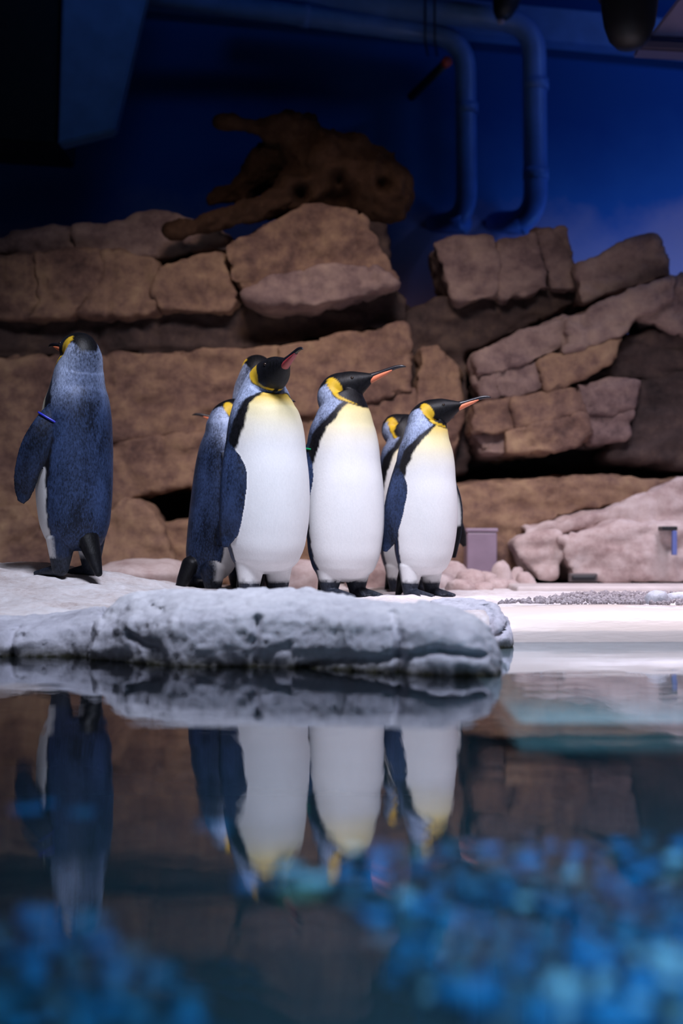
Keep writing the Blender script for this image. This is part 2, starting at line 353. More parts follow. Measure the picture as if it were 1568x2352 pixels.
# ------------------------------------------------------------------ cream pool edge with its shelf under water
def cream_mat():
    m, nt, b = newmat('cream_pool_coating')
    g = N(nt, 'ShaderNodeNewGeometry'); sp = N(nt, 'ShaderNodeSeparateXYZ'); nt.links.new(g.outputs['Position'], sp.inputs[0])
    n1 = N(nt, 'ShaderNodeTexNoise', Scale=9.0, Detail=4.0); nt.links.new(g.outputs['Position'], n1.inputs['Vector'])
    a = N(nt, 'ShaderNodeMath', operation='MULTIPLY_ADD'); a.inputs[1].default_value = 0.01
    nt.links.new(n1.outputs['Fac'], a.inputs[0]); nt.links.new(sp.outputs['Z'], a.inputs[2])
    mr = N(nt, 'ShaderNodeMapRange'); mr.inputs['From Min'].default_value = 0.036; mr.inputs['From Max'].default_value = 0.043
    nt.links.new(a.outputs[0], mr.inputs['Value'])
    r = ramp(nt, mr.outputs[0], [(0.0, (0.52, 0.46, 0.43)), (1.0, (0.72, 0.61, 0.54))])
    nt.links.new(r.outputs['Color'], b.inputs['Base Color']); b.inputs['Roughness'].default_value = 0.28
    mp = N(nt, 'ShaderNodeMapping'); mp.inputs['Scale'].default_value = (12, 12, 70); nt.links.new(g.outputs['Position'], mp.inputs['Vector'])
    n2 = N(nt, 'ShaderNodeTexNoise', Scale=1.0, Detail=4.0); nt.links.new(mp.outputs[0], n2.inputs['Vector'])
    bp = N(nt, 'ShaderNodeBump', Strength=0.25, Distance=0.006); nt.links.new(n2.outputs['Fac'], bp.inputs['Height'])
    nt.links.new(bp.outputs[0], b.inputs['Normal'])
    return m
M['cream'] = cream_mat()
xs = np.linspace(0.40, 4.9, 120)
prof = [(4.70, -0.5), (4.65, -0.05), (4.668, 0.02), (4.70, 0.068), (4.735, 0.100), (4.765, 0.112), (4.79, 0.115), (4.82, 0.115), (4.82, -0.5)]
v = np.array([[(x, y + 0.03 * math.sin((x - 0.4) * 1.4), zz + 0.002 * math.sin(x * 9)) for (y, zz) in prof] for x in xs])
f = grid_faces(len(xs), len(prof)).tolist(); f.append(list(range(len(prof)))); f.append(list(range((len(xs) - 1) * len(prof), len(xs) * len(prof)))[::-1])
pe = link('pool_edge', mesh_np('pool_edge', v.reshape(-1, 3), f), M['cream'])
tag(pe, 'smooth glossy cream pool edge rising from the water at right', 'pool edge')
sh = struct('pool_shelf', box_mesh('pool_shelf', (0.34, 2.72, -0.085), (4.9, 4.72, -0.05), 0.015, 3), plain('pale_shelf', (0.62, 0.54, 0.47), 0.6, noise=0.12, nscale=5))
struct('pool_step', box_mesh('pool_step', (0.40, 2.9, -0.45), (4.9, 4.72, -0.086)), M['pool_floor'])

# ------------------------------------------------------------------ rock walls at the back
def prism_rock(name, outline, Y, thick, seed, amp=0.03, voxel=0.018, smooth=3, lean=0.0, mat=None):
    """outline: photo pixels of the block's front face, standing at distance Y, with real thickness behind"""
    pts = [P(x, y, Y) for x, y in outline]
    # subdivide the outline and wobble it a little
    ring = []
    for a, b in zip(pts, pts[1:] + pts[:1]):
        k = max(1, int((b - a).length / 0.08))
        ring += [a.lerp(b, i / k) for i in range(k)]
    n = len(ring); c = sum(ring, Vector()) / n
    ring = [q + (q - c).normalized() * 0.014 for q in ring]
    v = [tuple(q + Vector((0, lean * (q.z - c.z), 0))) for q in ring] + [tuple(q + Vector((0, thick, 0))) for q in ring]
    f = [list(range(n)), list(range(n, 2 * n))[::-1]] + [[(i + 1) % n, i, i + n, (i + 1) % n + n] for i in range(n)]
    me = mesh_np(name, v, f)
    bm = bmesh.new(); bm.from_mesh(me); bmesh.ops.recalc_face_normals(bm, faces=bm.faces); bm.to_mesh(me); bm.free()
    me = remesh(me, voxel, smooth)
    v, nn = coords(me), normals(me)
    d = fbm(v, 2.6, 3, seed) * amp + fbm(v * [1, 1, 2.2], 9, 3, seed + 3) * amp * 0.5
    d = d - amp * 0.7 * sstep(0.10, 0.0, np.abs(fbm(v * [1.4, 1, 0.8], 2.2, 2, seed + 9)))      # carved cracks
    d = d - amp * 0.5 * sstep(0.08, 0.0, np.abs(fbm(v * [0.7, 1, 2.0], 3.4, 2, seed + 13)))
    set_coords(me, v + nn * d[:, None])
    return me
wallL = empty('rock_wall', P(450, 1335, 7.4)); wallR = empty('rock_wall', P(1300, 1335, 7.4))
tag(wallL, 'brown layered rock wall behind the penguins, carrying the driftwood stump', 'rock wall')
tag(wallR, 'brown rock wall of tilted layers at right under the blue pipes', 'rock wall')
def blocks(parent, lst):
    for k, (name, mat, Y, th, ol) in enumerate(lst):
        me = prism_rock(name, ol, Y, th, 100 + k * 7 + int(Y * 10), amp=0.026)
        o = link(name, me, M[mat]); o.parent = parent; o.matrix_parent_inverse = Matrix.Translation(-Vector(parent.location))
blocks(wallL, [
    ('rock_block', 'rock_mauve', 7.15, 0.6, [(-260, 560), (-120, 545), (0, 545), (20, 530), (110, 517), (172, 522), (172, 578), (80, 584), (-260, 590)]),
    ('rock_block', 'rock_mauve', 7.12, 0.6, [(172, 522), (250, 515), (300, 497), (390, 495), (480, 515), (522, 545), (515, 575), (300, 588), (172, 580)]),
    ('rock_block', 'rock_brown', 7.08, 0.6, [(-260, 590), (80, 584), (90, 690), (62, 728), (-260, 745)]),
    ('rock_block', 'rock_brown', 7.05, 0.6, [(82, 582), (220, 578), (238, 620), (192, 690), (160, 722), (64, 727), (92, 690)]),
    ('rock_block', 'rock_brown', 7.04, 0.6, [(224, 580), (350, 588), (362, 620), (345, 660), (365, 705), (330, 720), (165, 722), (195, 690), (240, 625)]),
    ('rock_block', 'rock_brown', 7.03, 0.6, [(362, 612), (515, 578), (522, 640), (545, 682), (520, 712), (370, 712), (350, 660)]),
    ('rock_block', 'rock_brown', 6.98, 0.7, [(518, 562), (600, 512), (700, 478), (780, 482), (832, 508), (872, 580), (906, 640), (880, 660), (760, 640), (560, 680), (526, 630)]),
    ('rock_block', 'rock_mauve', 6.90, 0.6, [(556, 672), (640, 632), (760, 606), (860, 610), (908, 650), (820, 682), (720, 698), (610, 696)]),
    ('rock_block', 'rock_shaded', 7.15, 0.5, [(826, 512), (884, 515), (892, 640), (862, 640)]),
    ('rock_ledge', 'rock_shaded', 7.16, 0.6, [(-260, 745), (200, 715), (400, 706), (550, 690), (720, 690), (905, 655), (936, 682), (936, 745), (780, 765), (640, 800), (300, 815), (-260, 830)]),
    ('rock_block', 'rock_brown', 7.04, 0.7, [(-260, 828), (100, 818), (218, 815), (226, 1000), (212, 1190), (200, 1335), (-260, 1335)]),
    ('rock_block', 'rock_brown', 7.09, 0.7, [(216, 815), (420, 806), (640, 796), (656, 960), (560, 985), (400, 1002), (228, 1012)]),
    ('rock_block', 'rock_brown', 7.02, 0.7, [(228, 1010), (400, 1000), (560, 983), (602, 1080), (560, 1335), (445, 1335), (440, 1120), (338, 1132), (300, 1150), (215, 1190)]),
    ('rock_block', 'rock_brown', 7.05, 0.7, [(640, 796), (780, 765), (932, 742), (948, 900), (800, 930), (658, 960)]),
    ('rock_block', 'rock_brown', 7.08, 0.7, [(656, 960), (800, 930), (946, 900), (962, 1100), (800, 1122), (600, 1122), (602, 1080), (566, 988)]),
    ('rock_block', 'rock_brown', 6.98, 0.7, [(602, 1120), (800, 1120), (962, 1098), (1005, 1335), (560, 1335)]),
    ('rock_face', 'rock_shaded', 7.7, 0.3, [(180, 1080), (500, 1080), (500, 1335), (180, 1335)]),
    ('rock_block', 'rock_brown', 6.95, 0.4, [(-60, 1180), (60, 1150), (110, 1230), (130, 1330), (-60, 1335)]),
    ('rock_block', 'rock_brown', 6.85, 0.4, [(210, 1230), (290, 1148), (340, 1165), (372, 1240), (430, 1335), (215, 1335)]),
    ('rock_block', 'rock_brown', 7.05, 0.4, [(360, 1205), (452, 1196), (455, 1335), (400, 1335)]),
])
blocks(wallR, [
    ('rock_block', 'rock_mauve', 7.12, 0.5, [(998, 552), (1040, 543), (1125, 545), (1147, 610), (1142, 682), (1045, 694), (1026, 640)]),
    ('rock_block', 'rock_mauve', 7.14, 0.5, [(1142, 562), (1230, 530), (1248, 600), (1262, 660), (1148, 688), (1148, 615)]),
    ('rock_block', 'rock_mauve', 7.16, 0.5, [(1230, 526), (1300, 516), (1326, 600), (1334, 660), (1266, 658), (1246, 590)]),
    ('rock_block', 'rock_mauve', 7.05, 0.5, [(1330, 612), (1440, 560), (1500, 550), (1532, 590), (1542, 635), (1430, 664), (1338, 694)]),
    ('rock_face', 'rock_shaded', 7.22, 0.7, [(940, 728), (1020, 690), (1330, 648), (1345, 690), (1230, 745), (1112, 800), (1076, 820), (1076, 1080), (940, 1090), (930, 760)]),
    ('rock_block', 'rock_brown', 7.10, 0.5, [(960, 800), (1010, 785), (1056, 850), (1058, 1000), (1040, 1090), (955, 1090)]),
    ('rock_block', 'rock_mauve', 6.98, 0.6, [(1092, 812), (1200, 765), (1302, 728), (1310, 760), (1296, 806), (1100, 864)]),
    ('rock_block', 'rock_mauve', 6.96, 0.6, [(1302, 728), (1420, 685), (1545, 640), (1545, 690), (1470, 715), (1430, 765), (1298, 806), (1310, 765)]),
    ('rock_block', 'rock_mauve', 7.02, 0.6, [(1536, 655), (1620, 610), (1760, 600), (1760, 760), (1568, 765), (1500, 742), (1480, 720)]),
    ('rock_block', 'rock_mauve', 7.02, 0.6, [(1090, 868), (1138, 856), (1150, 912), (1112, 924)]),
    ('rock_block', 'rock_mauve', 7.00, 0.6, [(1140, 856), (1232, 830), (1256, 894), (1152, 914)]),
    ('rock_block', 'rock_brown', 6.97, 0.6, [(1234, 830), (1340, 796), (1432, 772), (1400, 832), (1300, 884), (1258, 894)]),
    ('rock_block', 'rock_shaded', 7.08, 0.6, [(1440, 774), (1568, 760), (1760, 760), (1760, 870), (1450, 875), (1330, 890), (1405, 835)]),
    ('rock_block', 'rock_brown', 7.00, 0.6, [(1086, 928), (1178, 910), (1190, 960), (1180, 985), (1084, 992)]),
    ('rock_block', 'rock_brown', 6.97, 0.6, [(1180, 910), (1300, 888), (1330, 884), (1345, 950), (1188, 984)]),
    ('rock_block', 'rock_mauve', 6.99, 0.6, [(1332, 884), (1462, 880), (1452, 935), (1346, 950)]),
    ('rock_block', 'rock_mauve', 7.03, 0.6, [(1080, 994), (1160, 988), (1170, 1010), (1164, 1040), (1110, 1042)]),
    ('rock_block', 'rock_brown', 6.96, 0.6, [(1168, 988), (1346, 952), (1360, 1000), (1300, 1030), (1166, 1040)]),
    ('rock_block', 'rock_mauve', 7.00, 0.6, [(1348, 952), (1452, 937), (1440, 1004), (1362, 1018)]),
    ('rock_block', 'rock_shaded', 7.06, 0.6, [(1452, 882), (1568, 866), (1760, 870), (1760, 1080), (1400, 1050), (1452, 960)]),
    ('rock_face', 'rock_shaded', 7.75, 0.5, [(940, 1000), (1760, 1000), (1760, 1335), (940, 1335)]),
    ('rock_block', 'rock_brown', 7.05, 0.7, [(1000, 1118), (1250, 1100), (1568, 1090), (1760, 1090), (1760, 1130), (1360, 1170), (1210, 1215), (1190, 1330), (1000, 1335)]),
    ('rock_slab', 'rock_pink', 6.88, 0.6, [(1206, 1206), (1400, 1168), (1568, 1098), (1760, 1080), (1760, 1225), (1400, 1212), (1218, 1236)]),
    ('rock_slab', 'rock_pink', 6.72, 0.5, [(1290, 1236), (1420, 1205), (1568, 1214), (1760, 1220), (1760, 1338), (1400, 1338), (1325, 1330), (1300, 1280)]),
    ('rock_slab', 'rock_pink', 6.78, 0.4, [(1186, 1244), (1282, 1226), (1292, 1262), (1274, 1322), (1240, 1330), (1200, 1278)]),
])

# loose rocks behind the birds and along the wall foot
def boulder(name, c, r, seed, mat, label, cat='rock', group=None, flat=0.45, sub=4):
    bm = bmesh.new(); bmesh.ops.create_icosphere(bm, subdivisions=sub, radius=1.0)
    me = bpy.data.meshes.new(name); bm.to_mesh(me); bm.free()
    v = coords(me); q = v + seed * 3.1
    v = v * (1 + 0.22 * fbm(q, 1.2, 3, seed))[:, None]
    v = np.sign(v) * np.abs(v) ** 0.85
    v[:, 2] = np.maximum(v[:, 2], -flat)
    v = v * np.array(r)
    me.vertices.foreach_set('co', v.ravel()); me.polygons.foreach_set('use_smooth', np.ones(len(me.polygons), bool)); me.update()
    o = link(name, me, mat); o.location = (c[0], c[1], c[2] + flat * r[2])
    tag(o, label, cat, group); return o
def gz(x, y): return float(zground(np.array([x]), np.array([y]))[0])
def at_ground(px, Y, dz=-0.015):
    X = (px - 784) * Y / F; return (X, Y, gz(X, Y) + dz)
boulder('boulder', at_ground(335, 6.3), (0.23, 0.2, 0.098), 5, M['rock_pink'], 'low rounded pinkish boulder on the ground right of the lone penguin')
boulder('boulder', at_ground(682, 6.35), (0.17, 0.16, 0.10), 6, M['rock_pink'], 'pinkish boulder seen between the legs of the two middle penguins')
boulder('boulder', at_ground(848, 6.5), (0.12, 0.14, 0.12), 8, M['rock_pink'], 'pinkish boulder behind the feet of the green-banded penguin')
rub = [(1030, 6.55, .09, .085), (1082, 6.45, .065, .06), (1008, 6.35, .08, .06), (1118, 6.62, .06, .05), (1152, 6.74, .048, .085), (1186, 6.78, .042, .06), (1206, 6.62, .04, .05), (1140, 6.4, .055, .035), (1056, 6.18, .07, .04), (1108, 6.22, .05, .03), (1168, 6.5, .045, .03), (1215, 6.6, .04, .028)]
for k, (px, Y, r, hh) in enumerate(rub):
    nth = ['first', 'second', 'third', 'fourth', 'fifth', 'sixth', 'seventh', 'eighth', 'ninth', 'tenth', 'eleventh', 'twelfth'][sorted(q[0] for q in rub).index(px)]
    boulder('rubble_stone', at_ground(px, Y, -0.006), (r, r * 0.9, hh), 20 + k, M['rock_pink'], 'pale pink rubble stone, ' + nth + ' from the left in the heap by the lavender box', 'stone', 'rubble stones by the lavender box', sub=3)
boulder('pebble', at_ground(1508, 4.98, -0.004), (0.042, 0.05, 0.034), 51, M['rock_grey'], 'smooth grey egg-shaped stone standing on the gravel by the pool edge', 'stone', sub=3)
boulder('pebble', at_ground(1560, 5.2, -0.004), (0.05, 0.05, 0.024), 52, M['rock_grey'], 'flat pale stone on the gravel at the right border of the picture', 'stone', sub=3)
# gravel strip (countless)
gv, gf = [], []
ico = bmesh.new(); bmesh.ops.create_icosphere(ico, subdivisions=1, radius=1); iv = np.array([q.co[:] for q in ico.verts]); ifc = np.array([[q.index for q in ff.verts] for ff in ico.faces]); ico.free()
rng = np.random.default_rng(4)
for k in range(2600):
    y = rng.uniform(4.86, 5.75); x = rng.uniform(0.5 + (y - 4.8) * 0.5, 2.6); r = rng.uniform(0.005, 0.014)
    gf.append(ifc + len(gv) * len(iv)); gv.append(iv * r * rng.uniform(0.6, 1.2, 3) + [x, y, 0.116 + r * 0.2])
gm = rock_mat('gravel', [(0.3, (0.06, 0.055, 0.07)), (0.5, (0.30, 0.26, 0.27)), (0.7, (0.60, 0.55, 0.55))], scale=40, fine=90)
tag(link('gravel', mesh_np('gravel', np.concatenate(gv), np.concatenate(gf), False), gm), 'fine grey gravel strip behind the cream pool edge', 'gravel', kind='stuff')
# pale concrete kerb at the wall foot
kb = link('kerb', box_mesh('kerb', (0.75, 6.05, 0.09), (4.2, 6.45, 0.135), 0.015, 3), plain('kerb_concrete', (0.55, 0.48, 0.46), 0.8, noise=0.12, nscale=8, bump=0.2))
tag(kb, 'long pale concrete kerb along the foot of the right rock wall', 'kerb')
# lavender box, drain, bracket
bx = empty('storage_box', at_ground(1105, 6.85, 0.0)); tag(bx, 'plain lavender box standing against the rocks behind the front right penguin', 'box')
link('box_body', box_mesh('box_body', (-0.075, -0.06, 0), (0.07, 0.12, 0.255), 0.008), M['lavender'], bx)
link('box_lid', box_mesh('box_lid', (-0.08, -0.065, 0.2555), (0.075, 0.125, 0.275), 0.006), M['lavender'], bx)
dr = empty('drain', P(1341, 1334, 6.62)); tag(dr, 'dark rectangular drain slot at the foot of the pale rock slab', 'drain')
link('drain_mouth', box_mesh('drain_mouth', (-0.056, 0, 0), (0.056, 0.06, 0.026), 0.008), M['dark_metal'], dr)
link('drain_frame', box_mesh('drain_frame', (-0.066, 0.012, -0.006), (0.066, 0.06, 0.034), 0.006), plain('drain_steel', (0.10, 0.08, 0.08), 0.5), dr)
br = empty('wall_bracket', P(1548, 1275, 6.62)); tag(br, 'small blue angled bracket fixed to the pale rock at the right border', 'bracket')
bl = plain('bracket_blue', (0.12, 0.16, 0.42), 0.5)
link('bracket_post', box_mesh('bracket_post', (-0.008, 0, 0), (0.014, 0.03, 0.115), 0.004), bl, br)
link('bracket_arm', box_mesh('bracket_arm', (-0.055, 0, 0.1155), (0.016, 0.10, 0.135), 0.004), M['dark_metal'], br)

# ------------------------------------------------------------------ pipes, duct, beam, lamp up on the blue wall
def tube(path, r, seg=20, bend=0.12):
    """round pipe along corner points with swept bends"""
    pts = [Vector(q) for q in path]; out = [pts[0]]
    for a, b, c in zip(pts, pts[1:], pts[2:]):
        d1, d2 = (a - b).normalized(), (c - b).normalized()
        p1, p2 = b + d1 * bend, b + d2 * bend
        for k in range(9):
            t = k / 8; out.append((1 - t)**2 * p1 + 2 * t * (1 - t) * b + t * t * p2)
    out.append(pts[-1])
    v, up = [], Vector((0.13, -0.9, 0.4)).normalized()
    for i, q in enumerate(out):
        T = (out[min(i + 1, len(out) - 1)] - out[max(i - 1, 0)]).normalized()
        s = T.cross(up).normalized(); u2 = s.cross(T).normalized(); up = u2
        v += [tuple(q + r * (math.cos(a) * s + math.sin(a) * u2)) for a in np.linspace(0, 2 * math.pi, seg, endpoint=False)]
    f = grid_faces(len(out), seg).tolist(); f.append(list(range(seg))[::-1]); f.append(list(range((len(out) - 1) * seg, len(out) * seg)))
    me = mesh_np('tube', v, f)
    bm = bmesh.new(); bm.from_mesh(me); bmesh.ops.recalc_face_normals(bm, faces=bm.faces); bm.to_mesh(me); bm.free()
    return me
def ring_on(center, axis, r0, r1, w, mat, name, parent):
    ax = Vector(axis).normalized(); s = ax.orthogonal().normalized(); u = ax.cross(s); v = []
    for rr, h in ((r0, -w), (r1, -w), (r1, w), (r0, w)):
        v += [tuple(Vector(center) + ax * h + rr * (math.cos(a) * s + math.sin(a) * u)) for a in np.linspace(0, 2 * math.pi, 24, endpoint=False)]
    f = grid_faces(4, 24).tolist() + [[3 * 24 + i, 3 * 24 + (i + 1) % 24, (i + 1) % 24, i] for i in range(24)]
    return link(name, mesh_np(name, v, f), mat, parent)
YP = 8.35
def pipe_thing(label, path, r, collars):
    e = empty('water_pipe', (0, 0, 0)); tag(e, label, 'pipe', 'blue wall pipes')
    link('pipe', tube(path, r, bend=0.2), M['pipe'], e)
    for c, ax in collars: ring_on(c, ax, r * 0.98, r * 1.09, 0.03, M['pipe'], 'collar', e)
    return e
pipe_thing('blue pipe with a double bend ending left of its twin above the rocks',
           [P(300, -20, YP - 0.3), P(1068, 88, YP), P(1072, 512, YP), P(1010, 512, YP + 0.15), P(1000, 512, 8.72)], 0.062,
           [(P(1072, 250, YP), (0, 0, 1)), (P(700, 36, YP - 0.14), (1, 0, -0.14))])
pipe_thing('thicker blue pipe running down right of its twin above the rocks',
           [P(520, -30, YP - 0.12), P(1226, 52, YP - 0.1), P(1230, 510, YP - 0.1), P(1150, 512, YP + 0.1), P(1140, 512, 8.72)], 0.070,
           [(P(1230, 195, YP - 0.1), (0, 0, 1)), (P(1230, 400, YP - 0.1), (0, 0, 1))])
# pipe straps
st = empty('pipe_hanger', P(985, 60, YP - 0.12)); tag(st, 'thin dark wire hanger looped over the upper blue pipes', 'hanger')
for dx in (0.0, 0.055):
    link('hanger_wire', tube([(dx - 0.03, -0.12, 0.35), (dx - 0.03, -0.12, -0.13), (dx, 0.12, -0.13)], 0.006, 8, 0.03), M['dark_metal'], st)
# long blue ledge under the ceiling
bmh = [P(330, -70, 8.6), P(1800, 68, 8.6), P(1800, 142, 8.6), P(330, 5, 8.6)]
v = [tuple(q) for q in bmh] + [tuple(q + Vector((0, 0.15, 0))) for q in bmh]
me = mesh_np('beam', v, [[0, 3, 2, 1], [4, 5, 6, 7], [0, 1, 5, 4], [1, 2, 6, 5], [2, 3, 7, 6], [3, 0, 4, 7]], False)
tag(link('wall_beam', me, M['blue_paint']), 'long blue painted beam running along the top of the back wall', 'beam')
# slanted duct at upper left
def frustum(pts_px, Y, depth, dx=0.0):
    q = [P(x, y, Y) for x, y in pts_px]
    v = [tuple(a) for a in q] + [tuple(a + Vector((dx, depth, 0))) for a in q]; n = len(q)
    f = [list(range(n))[::-1], list(range(n, 2 * n))] + [[i, (i + 1) % n, (i + 1) % n + n, i + n] for i in range(n)]
    me = mesh_np('frustum', v, f, False)
    bm = bmesh.new(); bm.from_mesh(me); bmesh.ops.recalc_face_normals(bm, faces=bm.faces)
    bmesh.ops.bevel(bm, geom=bm.edges[:], offset=0.012, segments=2, affect='EDGES'); bm.to_mesh(me); bm.free()
    return me
du = empty('hanging_duct', (0, 0, 0)); tag(du, 'slanting blue duct hanging down from the ceiling at upper left', 'duct')
link('duct_face', frustum([(150, -260), (395, -260), (262, 300), (133, 332)], 7.6, 0.12), M['blue_paint'], du)
link('duct_side', frustum([(-260, -260), (149, -260), (132, 332), (-60, 320), (-260, 300)], 7.66, 0.5), M['dark_metal'], du)
# dark spotlight housing and mauve box at upper right
lm = empty('floodlight', P(1445, 0, 6.6)); tag(lm, 'black rounded floodlight housing hanging at the upper right corner', 'lamp')
def lathe(prof, seg=32):
    v = [(r * math.cos(a), r * math.sin(a), z) for r, z in prof for a in np.linspace(0, 2 * math.pi, seg, endpoint=False)]
    f = grid_faces(len(prof), seg).tolist(); f.append(list(range(seg))[::-1]); f.append(list(range((len(prof) - 1) * seg, len(prof) * seg)))
    me = mesh_np('lathe', v, f)
    bm = bmesh.new(); bm.from_mesh(me); bmesh.ops.recalc_face_normals(bm, faces=bm.faces); bm.to_mesh(me); bm.free(); return me
o = link('lamp_housing', lathe([(0.02, -0.232), (0.06, -0.222), (0.095, -0.185), (0.118, -0.12), (0.131, -0.03), (0.137, 0.10), (0.137, 0.42), (0.09, 0.45)]), M['dark_metal'], lm)
link('lamp_bracket', box_mesh('lamp_bracket', (-0.02, -0.02, 0.452), (0.02, 0.02, 1.75), 0.004), M['dark_metal'], lm)
for s in (-1, 1): ring_on(Vector((0, 0, 0.12 + 0.1 * s)), (0, 0, 1), 0.132, 0.144, 0.012, M['dark_metal'], 'rim', lm)
vb = empty('vent_box', P(1560, 100, 6.9)); tag(vb, 'mauve lit ceiling box with a thin lip at the upper right corner', 'box')
link('box_panel', frustum([(1488, 86), (1600, -60), (1760, -60), (1760, 98)], 6.95, 0.12), M['mauve_panel'], None).parent = None
bpnl = bpy.data.objects['box_panel']; bpnl.parent = vb; bpnl.matrix_parent_inverse = Matrix.Translation(-Vector(vb.location))
lip = link('box_lip', frustum([(1478, 88), (1760, 102), (1760, 128), (1462, 112)], 6.9, 0.14), plain('lip_paint', (0.12, 0.10, 0.16), 0.4)); lip.parent = vb; lip.matrix_parent_inverse = Matrix.Translation(-Vector(vb.location))
# small dark nozzle and red-tipped rod
nz = empty('spray_nozzle', P(1150, 44, 8.0)); tag(nz, 'small dark spray nozzle with a pale tip hanging over the pipes', 'nozzle')
o = link('nozzle_body', lathe([(0.03, 0.0), (0.055, 0.03), (0.075, 0.09), (0.08, 0.20), (0.05, 0.22), (0.02, 0.6)]), M['dark_metal'], nz); o.rotation_euler = (0, math.radians(16), 0)
link('nozzle_tip', lathe([(0.006, -0.03), (0.018, -0.026), (0.022, -0.001)]), plain('nozzle_tip', (0.35, 0.30, 0.36), 0.4), nz)
rd = empty('wall_rod', P(985, 182, 8.2)); tag(rd, 'short dark rod with a red end slanting off the blue wall', 'rod')
a, b = P(944, 222, 8.5) - Vector(rd.location), P(1022, 146, 8.05) - Vector(rd.location)
link('rod', tube([a, (a + b) / 2, b], 0.026, 12, 0.02), M['dark_metal'], rd)
d = (b - a).normalized()
link('rod_end', tube([b + d * 0.001, b + d * 0.02, b + d * 0.035], 0.03, 12, 0.005), M['red_paint'], rd)

# ------------------------------------------------------------------ driftwood stump
def capsule(a, b, ra, rb, n=10, seg=16):
    a, b, ra, rb = Vector(a), Vector(b), float(ra), float(rb); T = (b - a).normalized(); s = T.orthogonal().normalized(); u = T.cross(s); L = (b - a).length
    prof = [(-ra * math.cos(t), ra * math.sin(t)) for t in np.linspace(0.12, math.pi / 2, 6)] + [(L * t, ra + (rb - ra) * t) for t in np.linspace(0, 1, n + 1)[1:-1]] + [(L + rb * math.sin(t), rb * math.cos(t)) for t in np.linspace(0, math.pi / 2 - 0.12, 6)]
    prof = [(float(h), float(r)) for h, r in prof]
    v = [a + T * h + r * (math.cos(q) * s + math.sin(q) * u) for h, r in prof for q in np.linspace(0, 2 * math.pi, seg, endpoint=False)]
    f = grid_faces(len(prof), seg).tolist(); f.append(list(range(seg))[::-1]); f.append(list(range((len(prof) - 1) * seg, len(prof) * seg)))
    return [tuple(q) for q in v], f
def union_caps(name, caps, voxel, smooth, amp, seed, sc=6, stretch=(1, 1, 1)):
    V, Fc = [], []
    for c in caps:
        v, f = capsule(*c); Fc += [[i + len(V) for i in q] for q in f]; V += v
    me = mesh_np(name, V, Fc); bm = bmesh.new(); bm.from_mesh(me); bmesh.ops.recalc_face_normals(bm, faces=bm.faces); bm.to_mesh(me); bm.free()
    me = remesh(me, voxel, smooth); v, n = coords(me), normals(me)
    d = fbm(v * np.array(stretch), sc, 4, seed, 0.6) * amp - np.abs(vnoise(v * np.array(stretch), sc * 1.7, seed + 4)) * amp * 0.7
    set_coords(me, v + n * d[:, None]); return me
R_ = lambda px: px * 7.2 / F * 1.18
caps = [(P(868, 440, 7.2), P(740, 385, 7.25), R_(68), R_(72)), (P(885, 405, 7.2), P(880, 470, 7.15), R_(40), R_(36)), (P(740, 385, 7.2), P(655, 330, 7.25), R_(66), R_(38)),
        (P(655, 312, 7.2), P(590, 292, 7.15), R_(34), R_(22)), (P(590, 290, 7.15), P(502, 278, 7.1), R_(22), R_(13)),
        (P(640, 370, 7.3), P(560, 425, 7.35), R_(44), R_(34)), (P(560, 430, 7.35), P(488, 462, 7.35), R_(34), R_(16)),
        (P(760, 420, 7.15), P(600, 475, 7.05), R_(46), R_(27)), (P(600, 475, 7.05), P(402, 534, 6.95), R_(27), R_(17)),
        (P(896, 400, 7.2), P(908, 345, 7.2), R_(28), R_(7)), (P(660, 300, 7.2), P(720, 285, 7.25), R_(20), R_(14)), (P(700, 460, 7.25), P(540, 490, 7.25), R_(34), R_(22)), (P(905, 385, 7.2), P(903, 480, 7.15), R_(26), R_(24)), (P(690, 300, 7.2), P(600, 290, 7.15), R_(36), R_(26)), (P(760, 350, 7.2), P(860, 385, 7.2), R_(50), R_(42)), (P(690, 370, 7.3), P(600, 400, 7.35), R_(50), R_(40)), (P(850, 430, 7.2), P(700, 430, 7.2), R_(66), R_(50))]
dm = union_caps('driftwood', caps, 0.016, 3, 0.026, 12, 7)
v, n = coords(dm), normals(dm)
for hx, hy, rr in ((785, 445, 26), (690, 445, 14), (880, 420, 12), (775, 405, 12)):
    c = P(hx, hy, 7.05); dd = np.hypot(v[:, 0] - c.x, v[:, 2] - c.z)
    v[:, 1] += np.where(n[:, 1] < 0, 0.12 * np.exp(-(dd / R_(rr))**2), 0)
set_coords(dm, v)
tag(link('driftwood', dm, M['wood']), 'gnarled dark brown driftwood stump lying on top of the rock wall', 'driftwood')

# ------------------------------------------------------------------ stones under the water in the foreground
stone_meshes = []
for k in range(5):
    bm = bmesh.new(); bmesh.ops.create_icosphere(bm, subdivisions=2, radius=1.0); me = bpy.data.meshes.new('pool_stone'); bm.to_mesh(me); bm.free()
    v = coords(me); v = v * (1 + 0.25 * fbm(v + k * 5, 1.1, 2, k))[:, None] * np.array([1, 0.85, 0.62])
    me.vertices.foreach_set('co', v.ravel()); me.polygons.foreach_set('use_smooth', np.ones(len(me.polygons), bool)); me.update(); stone_meshes.append(me)
def stone_mat(name, c): return plain(name, c, 0.5, noise=0.3, nscale=2.0)
SM = [stone_mat('blue_stone', (0.005, 0.20, 0.42)), stone_mat('deep_blue_stone', (0.003, 0.09, 0.19)), stone_mat('teal_stone', (0.02, 0.13, 0.22)), stone_mat('pale_stone', (0.52, 0.56, 0.60)), stone_mat('grey_stone', (0.10, 0.12, 0.15)), stone_mat('olive_stone', (0.16, 0.15, 0.08))]
ZF = -0.45
